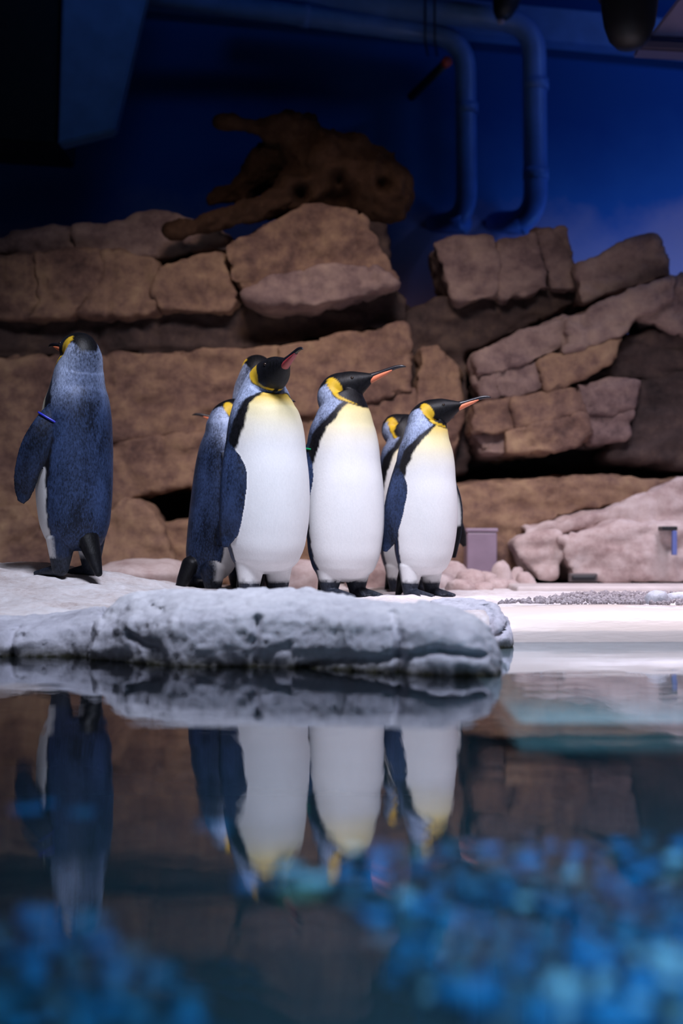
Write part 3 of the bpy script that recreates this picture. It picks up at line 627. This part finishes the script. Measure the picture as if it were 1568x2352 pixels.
def under(px, py, depth):
    """where the sight line through pixel (px, py) meets the pool bottom at that depth"""
    Yh = F * H / (py - HOR); si = Yh / math.hypot(Yh, H) / 1.333; Y = Yh + depth * si / math.sqrt(1 - si * si); return Vector(((px - 784) * Y / F, Y, -depth))
variants = [[None] * len(SM) for _ in stone_meshes]
def stone(x, y, r, k, mi, group, label, dz=0.0):
    if variants[k][mi] is None:
        me = stone_meshes[k].copy(); me.materials.append(SM[mi]); variants[k][mi] = me
    o = bpy.data.objects.new('pool_stone', variants[k][mi]); COL.objects.link(o)
    o.location = (x, y, ZF + r * 0.4 + dz); o.scale = (r, r, r); o.rotation_euler = (0, 0, rng.uniform(0, 6.28))
    tag(o, label, 'stone', group)
LR = 'blurred blue or pale stone under the water at lower right'; LL = 'blurred blue stone under the water at lower left'
placed = []
def free(x, y, r):
    if any((x - a)**2 + (y - b)**2 < (0.86 * (r + c))**2 for a, b, c in placed): return False
    placed.append((x, y, r)); return True
cnt = 0
for t_ in range(20000):
    if cnt >= 220: break
    px, py = rng.uniform(780, 1620), 1880 + (rng.uniform(0, 1) ** 0.8) * 500
    if (py - 2040) > (px - 800) * 1.05 + 40 * rng.normal(): continue
    if py < 1930 + 120 * rng.uniform(): continue
    q = under(px, py, -ZF); r = rng.uniform(0.025, 0.042) if t_ < 90 else rng.uniform(0.009, 0.026)
    cl_ = float(fbm(np.array([[q.x, q.y, 0.0]]), 3.2, 2, 77)[0])          # stones of a colour lie in drifts
    if cl_ < -0.30 and rng.uniform() < 0.7: continue
    if not free(q.x, q.y, r): continue
    mi = rng.choice(6, p=[0.12, 0.05, 0.10, 0.58, 0.11, 0.04]) if cl_ > 0.28 else rng.choice(6, p=[0.24, 0.12, 0.22, 0.06, 0.28, 0.08])
    stone(q.x, q.y, r, int(rng.integers(5)), int(mi), 'stones under water at lower right', LR); cnt += 1
cnt = 0
for _ in range(4000):
    if cnt >= 55: break
    px, py = rng.uniform(-40, 520), rng.uniform(2110, 2390)
    if py < 2120 + max(0, px - 200) * 0.75: continue
    q = under(px, py, -ZF); r = rng.uniform(0.014, 0.042)
    if not free(q.x, q.y, r): continue
    stone(q.x, q.y, r, int(rng.integers(5)), int(rng.choice([0, 0, 1, 2, 2, 4])), 'stones under water at lower left', LL); cnt += 1
for px, py, mi, r in ((565, 2035, 0, .02), (640, 2040, 4, .035), (690, 2060, 5, .035), (720, 2030, 3, .03), (660, 2000, 3, .022), (60, 1870, 0, .03), (180, 1875, 2, .03), (110, 1850, 0, .02), (500, 1905, 2, .028), (470, 1900, 2, .02)):
    q = under(px, py, -ZF); stone(q.x, q.y, r, int(rng.integers(5)), mi, 'stones scattered on the dark pool bottom', 'blurred single stone on the dark pool bottom between the reflections')

# ------------------------------------------------------------------ king penguins
def penguin_mat():
    m, nt, b = newmat('penguin_plumage')
    at = N(nt, 'ShaderNodeAttribute', attribute_name='plumage'); tc = N(nt, 'ShaderNodeTexCoord')
    lum = N(nt, 'ShaderNodeSeparateColor'); nt.links.new(at.outputs['Color'], lum.inputs[0])
    mp = N(nt, 'ShaderNodeMapping'); mp.inputs['Scale'].default_value = (1, 1, 0.5); nt.links.new(tc.outputs['Object'], mp.inputs['Vector'])
    n1 = N(nt, 'ShaderNodeTexNoise', Scale=9.0, Detail=5.0, Roughness=0.6); nt.links.new(mp.outputs[0], n1.inputs['Vector'])
    n2 = N(nt, 'ShaderNodeTexNoise', Scale=170.0, Detail=3.0, Roughness=0.6); nt.links.new(mp.outputs[0], n2.inputs['Vector'])
    # feather flecks: strong on slate plumage, faint on white
    s = N(nt, 'ShaderNodeMath', operation='MULTIPLY_ADD'); s.inputs[1].default_value = 0.55
    nt.links.new(n1.outputs['Fac'], s.inputs[0])
    s2 = N(nt, 'ShaderNodeMath', operation='MULTIPLY'); s2.inputs[1].default_value = 0.45; nt.links.new(n2.outputs['Fac'], s2.inputs[0])
    nt.links.new(s2.outputs[0], s.inputs[2])
    r = N(nt, 'ShaderNodeMapRange'); r.inputs['From Min'].default_value = 0.40; r.inputs['From Max'].default_value = 0.62
    r.inputs['To Min'].default_value = 0.25; r.inputs['To Max'].default_value = 2.3; nt.links.new(s.outputs[0], r.inputs['Value'])
    r2 = N(nt, 'ShaderNodeMapRange'); r2.inputs['From Min'].default_value = 0.3; r2.inputs['From Max'].default_value = 0.7
    r2.inputs['To Min'].default_value = 0.93; r2.inputs['To Max'].default_value = 1.06; nt.links.new(s.outputs[0], r2.inputs['Value'])
    w = N(nt, 'ShaderNodeMapRange'); w.inputs['From Min'].default_value = 0.12; w.inputs['From Max'].default_value = 0.45; nt.links.new(lum.outputs[0], w.inputs['Value'])
    mx = N(nt, 'ShaderNodeMix', data_type='FLOAT'); nt.links.new(w.outputs[0], mx.inputs['Factor']); nt.links.new(r.outputs[0], mx.inputs['A']); nt.links.new(r2.outputs[0], mx.inputs['B'])
    vm = N(nt, 'ShaderNodeVectorMath', operation='SCALE'); nt.links.new(at.outputs['Color'], vm.inputs[0]); nt.links.new(mx.outputs['Result'], vm.inputs['Scale'])
    nt.links.new(vm.outputs[0], b.inputs['Base Color'])
    b.inputs['Roughness'].default_value = 0.5; b.inputs['Specular IOR Level'].default_value = 0.24
    b.inputs['Sheen Weight'].default_value = 0.03; b.inputs['Sheen Roughness'].default_value = 0.4; b.inputs['Sheen Tint'].default_value = (0.6, 0.7, 1, 1)
    bp = N(nt, 'ShaderNodeBump', Strength=0.22, Distance=0.003); nt.links.new(n2.outputs['Fac'], bp.inputs['Height']); nt.links.new(bp.outputs[0], b.inputs['Normal'])
    return m
M['penguin'] = penguin_mat()
M['beak'] = plain('black_beak_horn', (0.012, 0.012, 0.018), 0.3)
M['plate_orange'] = plain('orange_beak_plate', (0.80, 0.22, 0.10), 0.4)
M['plate_red'] = plain('dark_red_beak_plate', (0.36, 0.045, 0.055), 0.4)
M['eye'] = plain('brown_eye', (0.02, 0.012, 0.008), 0.1)
M['band_blue'] = plain('blue_band_plastic', (0.03, 0.04, 0.55), 0.35)
M['band_green'] = plain('green_band_plastic', (0.01, 0.35, 0.12), 0.35)

WHITE = np.array([0.80, 0.79, 0.78]); SLATE = np.array([0.017, 0.029, 0.068]); BLACK = np.array([0.0035, 0.0035, 0.005])
SILVER = np.array([0.26, 0.31, 0.44]); GOLD = np.array([0.66, 0.42, 0.025]); PALEY = np.array([0.74, 0.64, 0.33]); FOOT = np.array([0.014, 0.017, 0.026])
TOR = np.array([  # z, centre x, front, back, side
    (0.0, -0.010, 0.020, 0.030, 0.030), (0.012, -0.010, 0.070, 0.066, 0.080), (0.040, -0.008, 0.108, 0.090, 0.114), (0.085, -0.004, 0.134, 0.108, 0.136), (0.17, 0.0, 0.152, 0.120, 0.152),
    (0.27, 0.0, 0.160, 0.125, 0.158), (0.37, -0.004, 0.160, 0.124, 0.156), (0.46, -0.010, 0.153, 0.120, 0.150), (0.54, -0.014, 0.149, 0.113, 0.143), (0.60, -0.018, 0.140, 0.104, 0.131), (0.655, -0.02, 0.123, 0.091, 0.111)])
def penguin(label, X, Y, Zb, yaw, sc=1.0, head_yaw=0.0, pitch=15.0, hx=0.03, hz=0.815, lean=0.0, left=(12, 8, 0.40), right=(12, 8, 0.40), plate='plate_orange', band=None, wide=1.0, mesh_feet=True, stance=0.066, neck=1.0, crotch=0.075, hs=1.22, tz=0.700, vox=0.0035):
    ax = np.array([math.cos(math.radians(pitch)), math.sin(math.radians(pitch))])
    Hc = np.array([hx, hz]); keys = []
    for z, cx, a, b_, s in TOR:
        q0 = crotch + z * (0.655 - crotch) / 0.655; z = crotch + z * (tz - crotch) / 0.655
        keys.append((cx + lean * z, 0, z, a * wide, b_ * wide, s * wide, q0))
    P0 = np.array([TOR[-1][1] + lean * tz, tz]); P3 = Hc - 0.03 * hs * ax
    L = np.linalg.norm(P3 - P0); P1 = P0 + np.array([0.006, 0.45 * L]); P2_ = P3 - ax * 0.30 * L
    for t, rf, rb, rs in ((0.33, 0.104, 0.076, 0.091), (0.66, 0.086, 0.064, 0.074), (1.0, 0.059 * hs, 0.047 * hs, 0.050 * hs)):
        q = (1 - t)**3 * P0 + 3 * t * (1 - t)**2 * P1 + 3 * t * t * (1 - t) * P2_ + t**3 * P3
        keys.append((q[0], 0, q[1], rf * neck, rb * neck, rs * neck, 0.655 + 0.115 * t))
    for d, rf, rb, rs in ((0.0, 0.057, 0.045, 0.047), (0.032, 0.050, 0.039, 0.041), (0.058, 0.034, 0.028, 0.029), (0.082, 0.019, 0.017, 0.018), (0.098, 0.009, 0.009, 0.010)):
        q = Hc + ax * d * hs; keys.append((q[0], 0, q[1], rf * hs, rb * hs, rs * hs, 0.78 + d))
    nr, nm = 210, 132
    K = catmull(keys, nr); K[:, 3:6] = np.maximum(K[:, 3:6], 0.004)
    T = np.gradient(K[:, [0, 2]], axis=0); T /= np.linalg.norm(T, axis=1)[:, None]
    Vn = np.stack([T[:, 1], -T[:, 0]], 1)            # ventral direction, square to the spine
    th = np.linspace(-math.pi, math.pi, nm, endpoint=False)
    c, s = np.cos(th), np.sin(th)
    rad = np.where(c[None] > 0, K[:, 3:4], K[:, 4:5])
    x = K[:, 0:1] + Vn[:, 0:1] * rad * c; zz = K[:, 2:3] + Vn[:, 1:2] * rad * c; yy = K[:, 5:6] * s[None]
    # keel: slightly flattened back
    Q = np.repeat(K[:, 6:7], nm, 1); TH = np.degrees(np.abs(np.repeat(th[None], nr, 0)))
    # ---- plumage
    pt = np.stack([x.ravel(), yy.ravel(), zz.ravel()], 1); q = Q.ravel(); a = TH.ravel()
    nz = vnoise(pt, 55, 3) * 2.2 + vnoise(pt, 18, 4) * 2.5
    aT = np.interp(q, [0.04, 0.08, 0.14, 0.30, 0.42, 0.50, 0.56, 0.61, 0.655, 0.685, 0.712, 0.74, 0.76], [70, 82, 92, 99, 93, 82, 73, 67, 60, 48, 30, 11, 1])
    aw = np.interp(q, [0.05, 0.30, 0.40, 0.48, 0.60, 0.67, 0.72, 0.76], [3, 4, 14, 24, 23, 15, 8, 5])
    an = a + nz
    white = sstep(1.5, -1.5, an - aT)[:, None]; dark = sstep(3, -3, an - (aT + aw))[:, None]
    yel = sstep(0.50, 0.67, q + 0.010 * vnoise(pt, 14, 9))[:, None]; gold = sstep(0.645, 0.71, q)[:, None]
    belly = WHITE * (1 - yel) + PALEY * yel; belly = belly * (1 - gold) + np.array([0.78, 0.50, 0.06]) * gold
    sil = (sstep(0.54, 0.74, q) * (0.26 + 0.74 * sstep(165, 105, a)))[:, None]
    back = SLATE * (1 - sil) + SILVER * sil
    colr = back * (1 - dark) + BLACK * 1.3 * dark; colr = colr * (1 - white) + belly * white
    # head pattern in the head's own side view
    rel = np.stack([pt[:, 0] - Hc[0], pt[:, 2] - Hc[1]], 1)
    hxx = rel @ ax / hs; hzz = rel @ np.array([-ax[1], ax[0]]) / hs
    hxs = hxx + 0.046 * sstep(120, 165, a)
    sg = np.array([(-0.075, 0.075), (-0.055, 0.036), (-0.047, 0.010), (-0.036, -0.020), (-0.012, -0.048), (0.018, -0.068), (0.06, -0.097)])
    best = np.full(len(pt), 9.0); side = np.zeros(len(pt)); tpar = np.zeros(len(pt))
    for k, (p0, p1) in enumerate(zip(sg[:-1], sg[1:])):
        d = p1 - p0; w = np.stack([hxs, hzz], 1) - p0; t = np.clip((w @ d) / (d @ d), 0, 1)
        dist = np.linalg.norm(w - t[:, None] * d, axis=1); cr = d[0] * w[:, 1] - d[1] * w[:, 0]
        m = dist < best; best[m] = dist[m]; side[m] = np.sign(cr[m]); tpar[m] = k + t[m]
    sd = best * side                                   # >0: towards the face
    up = q > 0.665
    hd = (sstep(-0.0012, 0.0012, sd) * up)[:, None]
    colr = colr * (1 - hd) + BLACK * hd
    # ear patch (teardrop) and its tail along the collar
    pd = np.hypot((hxx + 0.026 + 0.30 * (hzz - 0.006)) / 0.0185, (hzz - 0.006) / 0.029)
    patch = sstep(1.06, 0.96, pd)
    tw = np.interp(tpar, [2.2, 3.0, 4.0, 5.0, 5.6], [0.0165, 0.0125, 0.008, 0.005, 0.0])
    tail = sstep(0.0012, -0.0012, np.abs(sd - 0.0035 - tw / 2) - tw / 2) * ((tpar > 2.2) & (tpar < 5.6) & (a < 122))
    pk = (np.maximum(patch, tail) * (np.abs(pt[:, 1]) > 0.010) * up)[:, None]
    colr = colr * (1 - pk) + GOLD * pk
    # ---- turn neck and head
    def twist(v, w):
        a_ = np.radians(head_yaw) * w; ox = P0[0]
        ca, sa = np.cos(a_), np.sin(a_); xr = v[:, 0] - ox
        return np.stack([ox + xr * ca - v[:, 1] * sa, xr * sa + v[:, 1] * ca, v[:, 2]], 1)
    pt = twist(pt, sstep(0.57, 0.76, q))
    V = [pt]; FC = grid_faces(nr, nm).tolist(); FC.append(list(range(nm))[::-1]); FC.append(list(range((nr - 1) * nm, nr * nm)))
    CO = [colr]; off = len(pt)
    def add(v, f, cl):
        nonlocal off
        V.append(np.asarray(v, float)); FC.extend([[i + off for i in k] for k in f]); CO.append(np.asarray(cl, float)); off += len(v)
    # ---- flippers
    bandinfo = []
    for sgn, (abd, sw, ln, *roll) in ((1, left), (-1, right)):
        roll = math.radians(roll[0]) if roll else -0.15
        root = np.array([-0.030 + lean * 0.58, sgn * 0.102 * wide, 0.612])
        ab, sb = math.radians(abd), math.radians(sw)
        d = np.array([-math.sin(sb), sgn * math.sin(ab), -math.cos(ab) * math.cos(sb)]); d /= np.linalg.norm(d)
        wv = np.array([math.cos(roll), sgn * math.sin(roll), 0.0]); wv -= d * (wv @ d); wv /= np.linalg.norm(wv)
        nv = np.cross(d, wv) * sgn
        if nv[1] * sgn - 0.01 * nv[0] < 0: nv = -nv                   # outward
        n1, n2 = 60, 28; t = np.linspace(0, 1, n1)
        hw = np.interp(t, [0, 0.08, 0.2, 0.4, 0.6, 0.8, 0.92, 0.98, 1.0], [0.040, 0.046, 0.050, 0.054, 0.052, 0.045, 0.035, 0.022, 0.006])
        hw = np.convolve(np.pad(hw, 3, mode='edge'), np.ones(7) / 7, 'valid')
        tk = np.interp(t, [0, 0.15, 0.5, 0.9, 1], [0.022, 0.017, 0.012, 0.008, 0.004])
        # out and then down: the blade hangs from the shoulder and bows round the flank
        bow = 0.040 * np.sin(np.pi * np.clip(t * 1.1, 0, 1)) * (1 if abd < 30 else 0.3)
        ctr = root + d * (t * ln)[:, None] + nv * bow[:, None] - wv * (0.050 * t**2 - 0.012 * np.sin(np.pi * t))[:, None]
        ph = np.linspace(0, 2 * math.pi, n2, endpoint=False)
        g = ctr[:, None] + wv * (hw[:, None] * np.cos(ph))[..., None] + nv * (tk[:, None] * np.sin(ph) * (0.6 + 0.4 * np.abs(np.sin(ph))))[..., None]
        outer = np.sin(ph)[None].repeat(n1, 0); cw = np.cos(ph)[None].repeat(n1, 0); tt = t[:, None].repeat(n2, 1)
        gp = g.reshape(-1, 3); nzz = vnoise(gp, 30, 6)
        ins = sstep(0.0, -0.25, outer.ravel())
        tipd = sstep(0.70, 0.78, tt.ravel() + 0.05 * nzz + 0.10 * np.abs(cw.ravel() - 0.3)); edge_ = sstep(0.72, 0.86, np.abs(cw.ravel()))
        inner = WHITE[None] * (1 - np.maximum(tipd, edge_))[:, None] + BLACK[None] * np.maximum(tipd, edge_)[:, None]
        outc = SLATE[None] * (0.75 + 0.35 * vnoise(gp, 12, 8))[:, None]; tr = sstep(-0.60, -0.85, cw.ravel())[:, None]
        outc = outc * (1 - 0.6 * tr)
        cl = inner * ins[:, None] + outc * (1 - ins[:, None])
        f = grid_faces(n1, n2).tolist(); f.append(list(range(n2))[::-1]); f.append(list(range((n1 - 1) * n2, n1 * n2)))
        add(gp, f, cl)
        bandinfo.append((ctr, d, wv, nv, hw, tk))
    # ---- legs, feet, tail
    for sgn in (1, -1):
        v, f = capsule((0.0, sgn * stance, crotch + 0.045), (0.0, sgn * stance * 1.05, 0.028), 0.056, 0.032, seg=28)
        v = np.array(v); k = sstep(0.074, 0.062, v[:, 2] + 0.006 * vnoise(v, 120, 2))[:, None]
        frontw = sstep(-0.025, 0.0, v[:, 0])[:, None]
        up_c = WHITE * frontw + SLATE * 0.5 * (1 - frontw)
        add(v, f, up_c * (1 - k) + FOOT * k)
        for ang, ln, r in ((0, 0.125, 0.015), (24, 0.105, 0.013), (-24, 0.105, 0.013)):
            d = np.array([math.cos(math.radians(ang)), math.sin(math.radians(ang)), 0]); o0 = np.array([0.0, sgn * stance * 1.05, 0.024])
            for a0, b0, r0, r1, h0, h1 in ((0.0, 0.6, 0.024, r, 0.022, 0.016), (0.6, 1.0, r, 0.008, 0.016, 0.008)):
                v, f = capsule(o0 * [1, 1, 0] + d * ln * a0 + [0, 0, h0], o0 * [1, 1, 0] + d * ln * b0 + [0, 0, h1], r0, r1)
                v = np.array(v); v[:, 2] = np.maximum(v[:, 2], -0.004); add(v, f, np.tile(FOOT, (len(v), 1)))
        v, f = capsule(o0 * [1, 1, 0] + [0.03, 0, 0.012], o0 * [1, 1, 0] + [0.075, 0, 0.009], 0.030, 0.028)   # web
        v = np.array(v); v[:, 2] = np.clip((v[:, 2] - 0.01) * 0.35 + 0.010, -0.004, 1); add(v, f, np.tile(FOOT, (len(v), 1)))
    for a0, b0, r0, r1 in (((-0.070, 0, 0.14), (-0.105, 0, 0.075), 0.036, 0.026), ((-0.105, 0, 0.075), (-0.138, 0, 0.008), 0.026, 0.012)):
        v, f = capsule(a0, b0, r0, r1, seg=20); v = np.array(v); v[:, 0] = (v[:, 0] - a0[0]) * 1.0 + a0[0]; v[:, 1] *= 1.3
        add(v, f, np.tile(BLACK, (len(v), 1)))
    src_v = np.concatenate(V); src_c = np.concatenate(CO)
    # jagged feather fringe above the feet
    me = mesh_np('king_penguin', src_v, FC)
    bm = bmesh.new(); bm.from_mesh(me); bmesh.ops.recalc_face_normals(bm, faces=bm.faces); bm.to_mesh(me)
    bmesh.ops.triangulate(bm, faces=bm.faces); bvh = BVHTree.FromBMesh(bm)
    bm.faces.ensure_lookup_table(); tri = np.array([[w.index for w in f_.verts] for f_ in bm.faces]); bm.free()
    me = remesh(me, vox, 3, 0.5)
    v = coords(me); out = np.ones((len(v), 4), np.float32)
    idx = np.empty(len(v), np.int64); loc = np.empty((len(v), 3))
    for i, co in enumerate(v.tolist()):
        l, _, fi, _ = bvh.find_nearest(co); idx[i] = fi; loc[i] = l
    tv = tri[idx]; A0, A1, A2 = src_v[tv[:, 0]], src_v[tv[:, 1]], src_v[tv[:, 2]]
    e0, e1, e2 = A1 - A0, A2 - A0, loc - A0
    d00, d01, d11 = (e0 * e0).sum(1), (e0 * e1).sum(1), (e1 * e1).sum(1); d20, d21 = (e2 * e0).sum(1), (e2 * e1).sum(1)
    den = d00 * d11 - d01 * d01 + 1e-15; b1 = (d11 * d20 - d01 * d21) / den; b2 = (d00 * d21 - d01 * d20) / den
    bc = np.clip(np.stack([1 - b1 - b2, b1, b2], 1), 0, 1); bc /= bc.sum(1, keepdims=True)
    out[:, :3] = (src_c[tv] * bc[..., None]).sum(1)
    at = me.color_attributes.new('plumage', 'FLOAT_COLOR', 'POINT'); at.data.foreach_set('color', out.ravel())
    root = empty('king_penguin', (X, Y, Zb), math.radians(yaw)); root.scale = (sc, sc, sc); tag(root, label, 'penguin', 'king penguins on the rocks')
    link('body', me, M['penguin'], root)
    # ---- beak, plates, eyes (built in the head frame, then turned with the head)
    axis = np.array([ax[0], 0, ax[1]]); upv = np.array([-ax[1], 0, ax[0]])
    base = np.array([Hc[0], 0, Hc[1]]) + axis * 0.060 * hs
    def in_head(lv):
        lv = np.asarray(lv, float); lv = lv * hs; w = base + axis * lv[:, 0:1] + np.array([0, 1, 0]) * lv[:, 1:2] + upv * lv[:, 2:3]
        return twist(w, np.ones(len(w)))
    def bar(keys_, seg=16):
        k = catmull([(x_, 0, z_, ry, rz) for x_, z_, ry, rz in keys_], 30); ph = np.linspace(0, 2 * math.pi, seg, endpoint=False)
        g = np.stack([np.repeat(k[:, 0:1], seg, 1), k[:, 3:4] * np.cos(ph), k[:, 2:3] + k[:, 4:5] * np.sin(ph)], -1).reshape(-1, 3)
        f = grid_faces(30, seg).tolist(); f.append(list(range(seg))[::-1]); f.append(list(range(29 * seg, 30 * seg)))
        m_ = mesh_np('beak', in_head(g), f); bm = bmesh.new(); bm.from_mesh(m_); bmesh.ops.recalc_face_normals(bm, faces=bm.faces); bm.to_mesh(m_); bm.free(); return m_
    bk = link('beak', bar([(-0.01, 0.003, 0.018, 0.018), (0.02, 0.003, 0.0125, 0.0125), (0.055, 0.004, 0.0085, 0.0088), (0.088, 0.006, 0.0064, 0.0070), (0.118, 0.006, 0.0050, 0.0058), (0.136, 0.002, 0.0036, 0.0040), (0.143, -0.002, 0.0012, 0.0015)]), M['beak'], root)
    pl = link('beak_plate', bar([(-0.012, -0.0125, 0.0125, 0.002), (0.0, -0.0105, 0.0165, 0.0105), (0.025, -0.0075, 0.0135, 0.0105), (0.055, -0.0035, 0.0106, 0.0085), (0.085, -0.0005, 0.0078, 0.0045), (0.098, 0.001, 0.006, 0.002)]), M[plate], bk)
    pl['label'] = 'dark red plate along the lower beak' if plate == 'plate_red' else 'orange plate along the lower beak'
    for sgn in (1, -1):
        bm = bmesh.new(); bmesh.ops.create_uvsphere(bm, u_segments=12, v_segments=8, radius=0.0062); em = bpy.data.meshes.new('eye'); bm.to_mesh(em); bm.free()
        c_ = in_head([(-0.026, sgn * 0.0375, 0.012)])[0]
        em.polygons.foreach_set('use_smooth', np.ones(len(em.polygons), bool)); link('eye', em, M['eye'], root, tuple(c_))
    if band:
        wh, cname, tt_ = band; ctr, d, wv, nv, hw, tk = bandinfo[0 if wh == 'left' else 1]
        k = int(tt_ * 59); ph = np.linspace(0, 2 * math.pi, 28, endpoint=False); rg = []
        for dr_, h_ in ((0.0, -0.004), (0.005, -0.003), (0.005, 0.003), (0.0, 0.004)):
            rg.append(ctr[k] + d * h_ + wv * ((hw[k] + 0.002 + dr_) * np.cos(ph))[:, None] + nv * ((tk[k] + 0.002 + dr_) * np.sin(ph))[:, None])
        b_ = link('flipper_band', mesh_np('band', np.concatenate(rg), grid_faces(4, 28)), M[cname], root)
        b_['label'] = ('blue' if cname == 'band_blue' else 'green') + ' plastic identification band on the flipper'
    return root

def px_place(px, Y): return (px - 784) * Y / F
GZ = 0.113
penguin('lone king penguin with its back turned and a blue flipper band, at left', px_place(174, 5.2), 5.2, gz(px_place(174, 5.2), 5.2) + 0.002, 137, 0.99, head_yaw=-12, pitch=8, hx=0.0, hz=0.842, left=(20, -22, 0.37, 50), right=(-7, -2, 0.40), band=('left', 'band_blue', 0.14), neck=0.98, wide=0.93, crotch=0.09, hs=1.28)
penguin('tall king penguin facing us with dark red beak plate and full white belly', px_place(606, 5.2), 5.2, GZ, -46, 1.03, head_yaw=-16, pitch=14, hx=0.075, hz=0.805, lean=0.02, left=(10, 2, 0.45), right=(7, -8, 0.425, -22), plate='plate_red', crotch=0.095)
penguin('king penguin with a green flipper band, standing in the middle of the group', px_place(788, 5.45), 5.45, GZ, -50, 1.0, head_yaw=40, pitch=17, hx=0.0, hz=0.817, left=(4, 8, 0.40), right=(6, 8, 0.40), band=('right', 'band_green', 0.12), wide=1.0, crotch=0.06)
penguin('front right king penguin looking right, rightmost orange beak', px_place(966, 5.5), 5.5, GZ, -46, 0.885, head_yaw=38, pitch=14, hx=0.07, hz=0.815, lean=0.05, left=(11, -10, 0.45), right=(6, 4, 0.42), wide=0.93, crotch=0.09)
penguin('king penguin half hidden behind the front right one, pale flipper underside showing', px_place(934, 5.95), 5.95, GZ, -50, 0.90, head_yaw=38, pitch=8, hx=-0.03, hz=0.782, left=(34, -12, 0.48, 10), right=(2, 8, 0.40), plate='plate_red', wide=0.93, vox=0.0046)
penguin('dark king penguin seen from behind at the left end of the group', px_place(470, 5.5), 5.5, GZ, 36, 0.91, head_yaw=-36, pitch=10, hx=0.16, hz=0.80, lean=0.16, left=(-4, 2, 0.40), right=(5, 4, 0.40), wide=0.86, vox=0.0046)
penguin('back-turned king penguin hidden behind the tall front one, only nape and cap showing', px_place(590, 5.75), 5.75, GZ, 92, 1.06, head_yaw=6, pitch=8, hx=0.0, hz=0.862, left=(2, 8, 0.40), right=(2, 8, 0.40), wide=0.9, vox=0.0046)
penguin('king penguin hidden behind the left group with only its beak poking out leftward', px_place(578, 6.15), 6.15, GZ, 160, 0.90, head_yaw=18, pitch=12, hx=0.045, hz=0.80, left=(2, 8, 0.40), right=(2, 8, 0.40), wide=0.85, vox=0.0046)
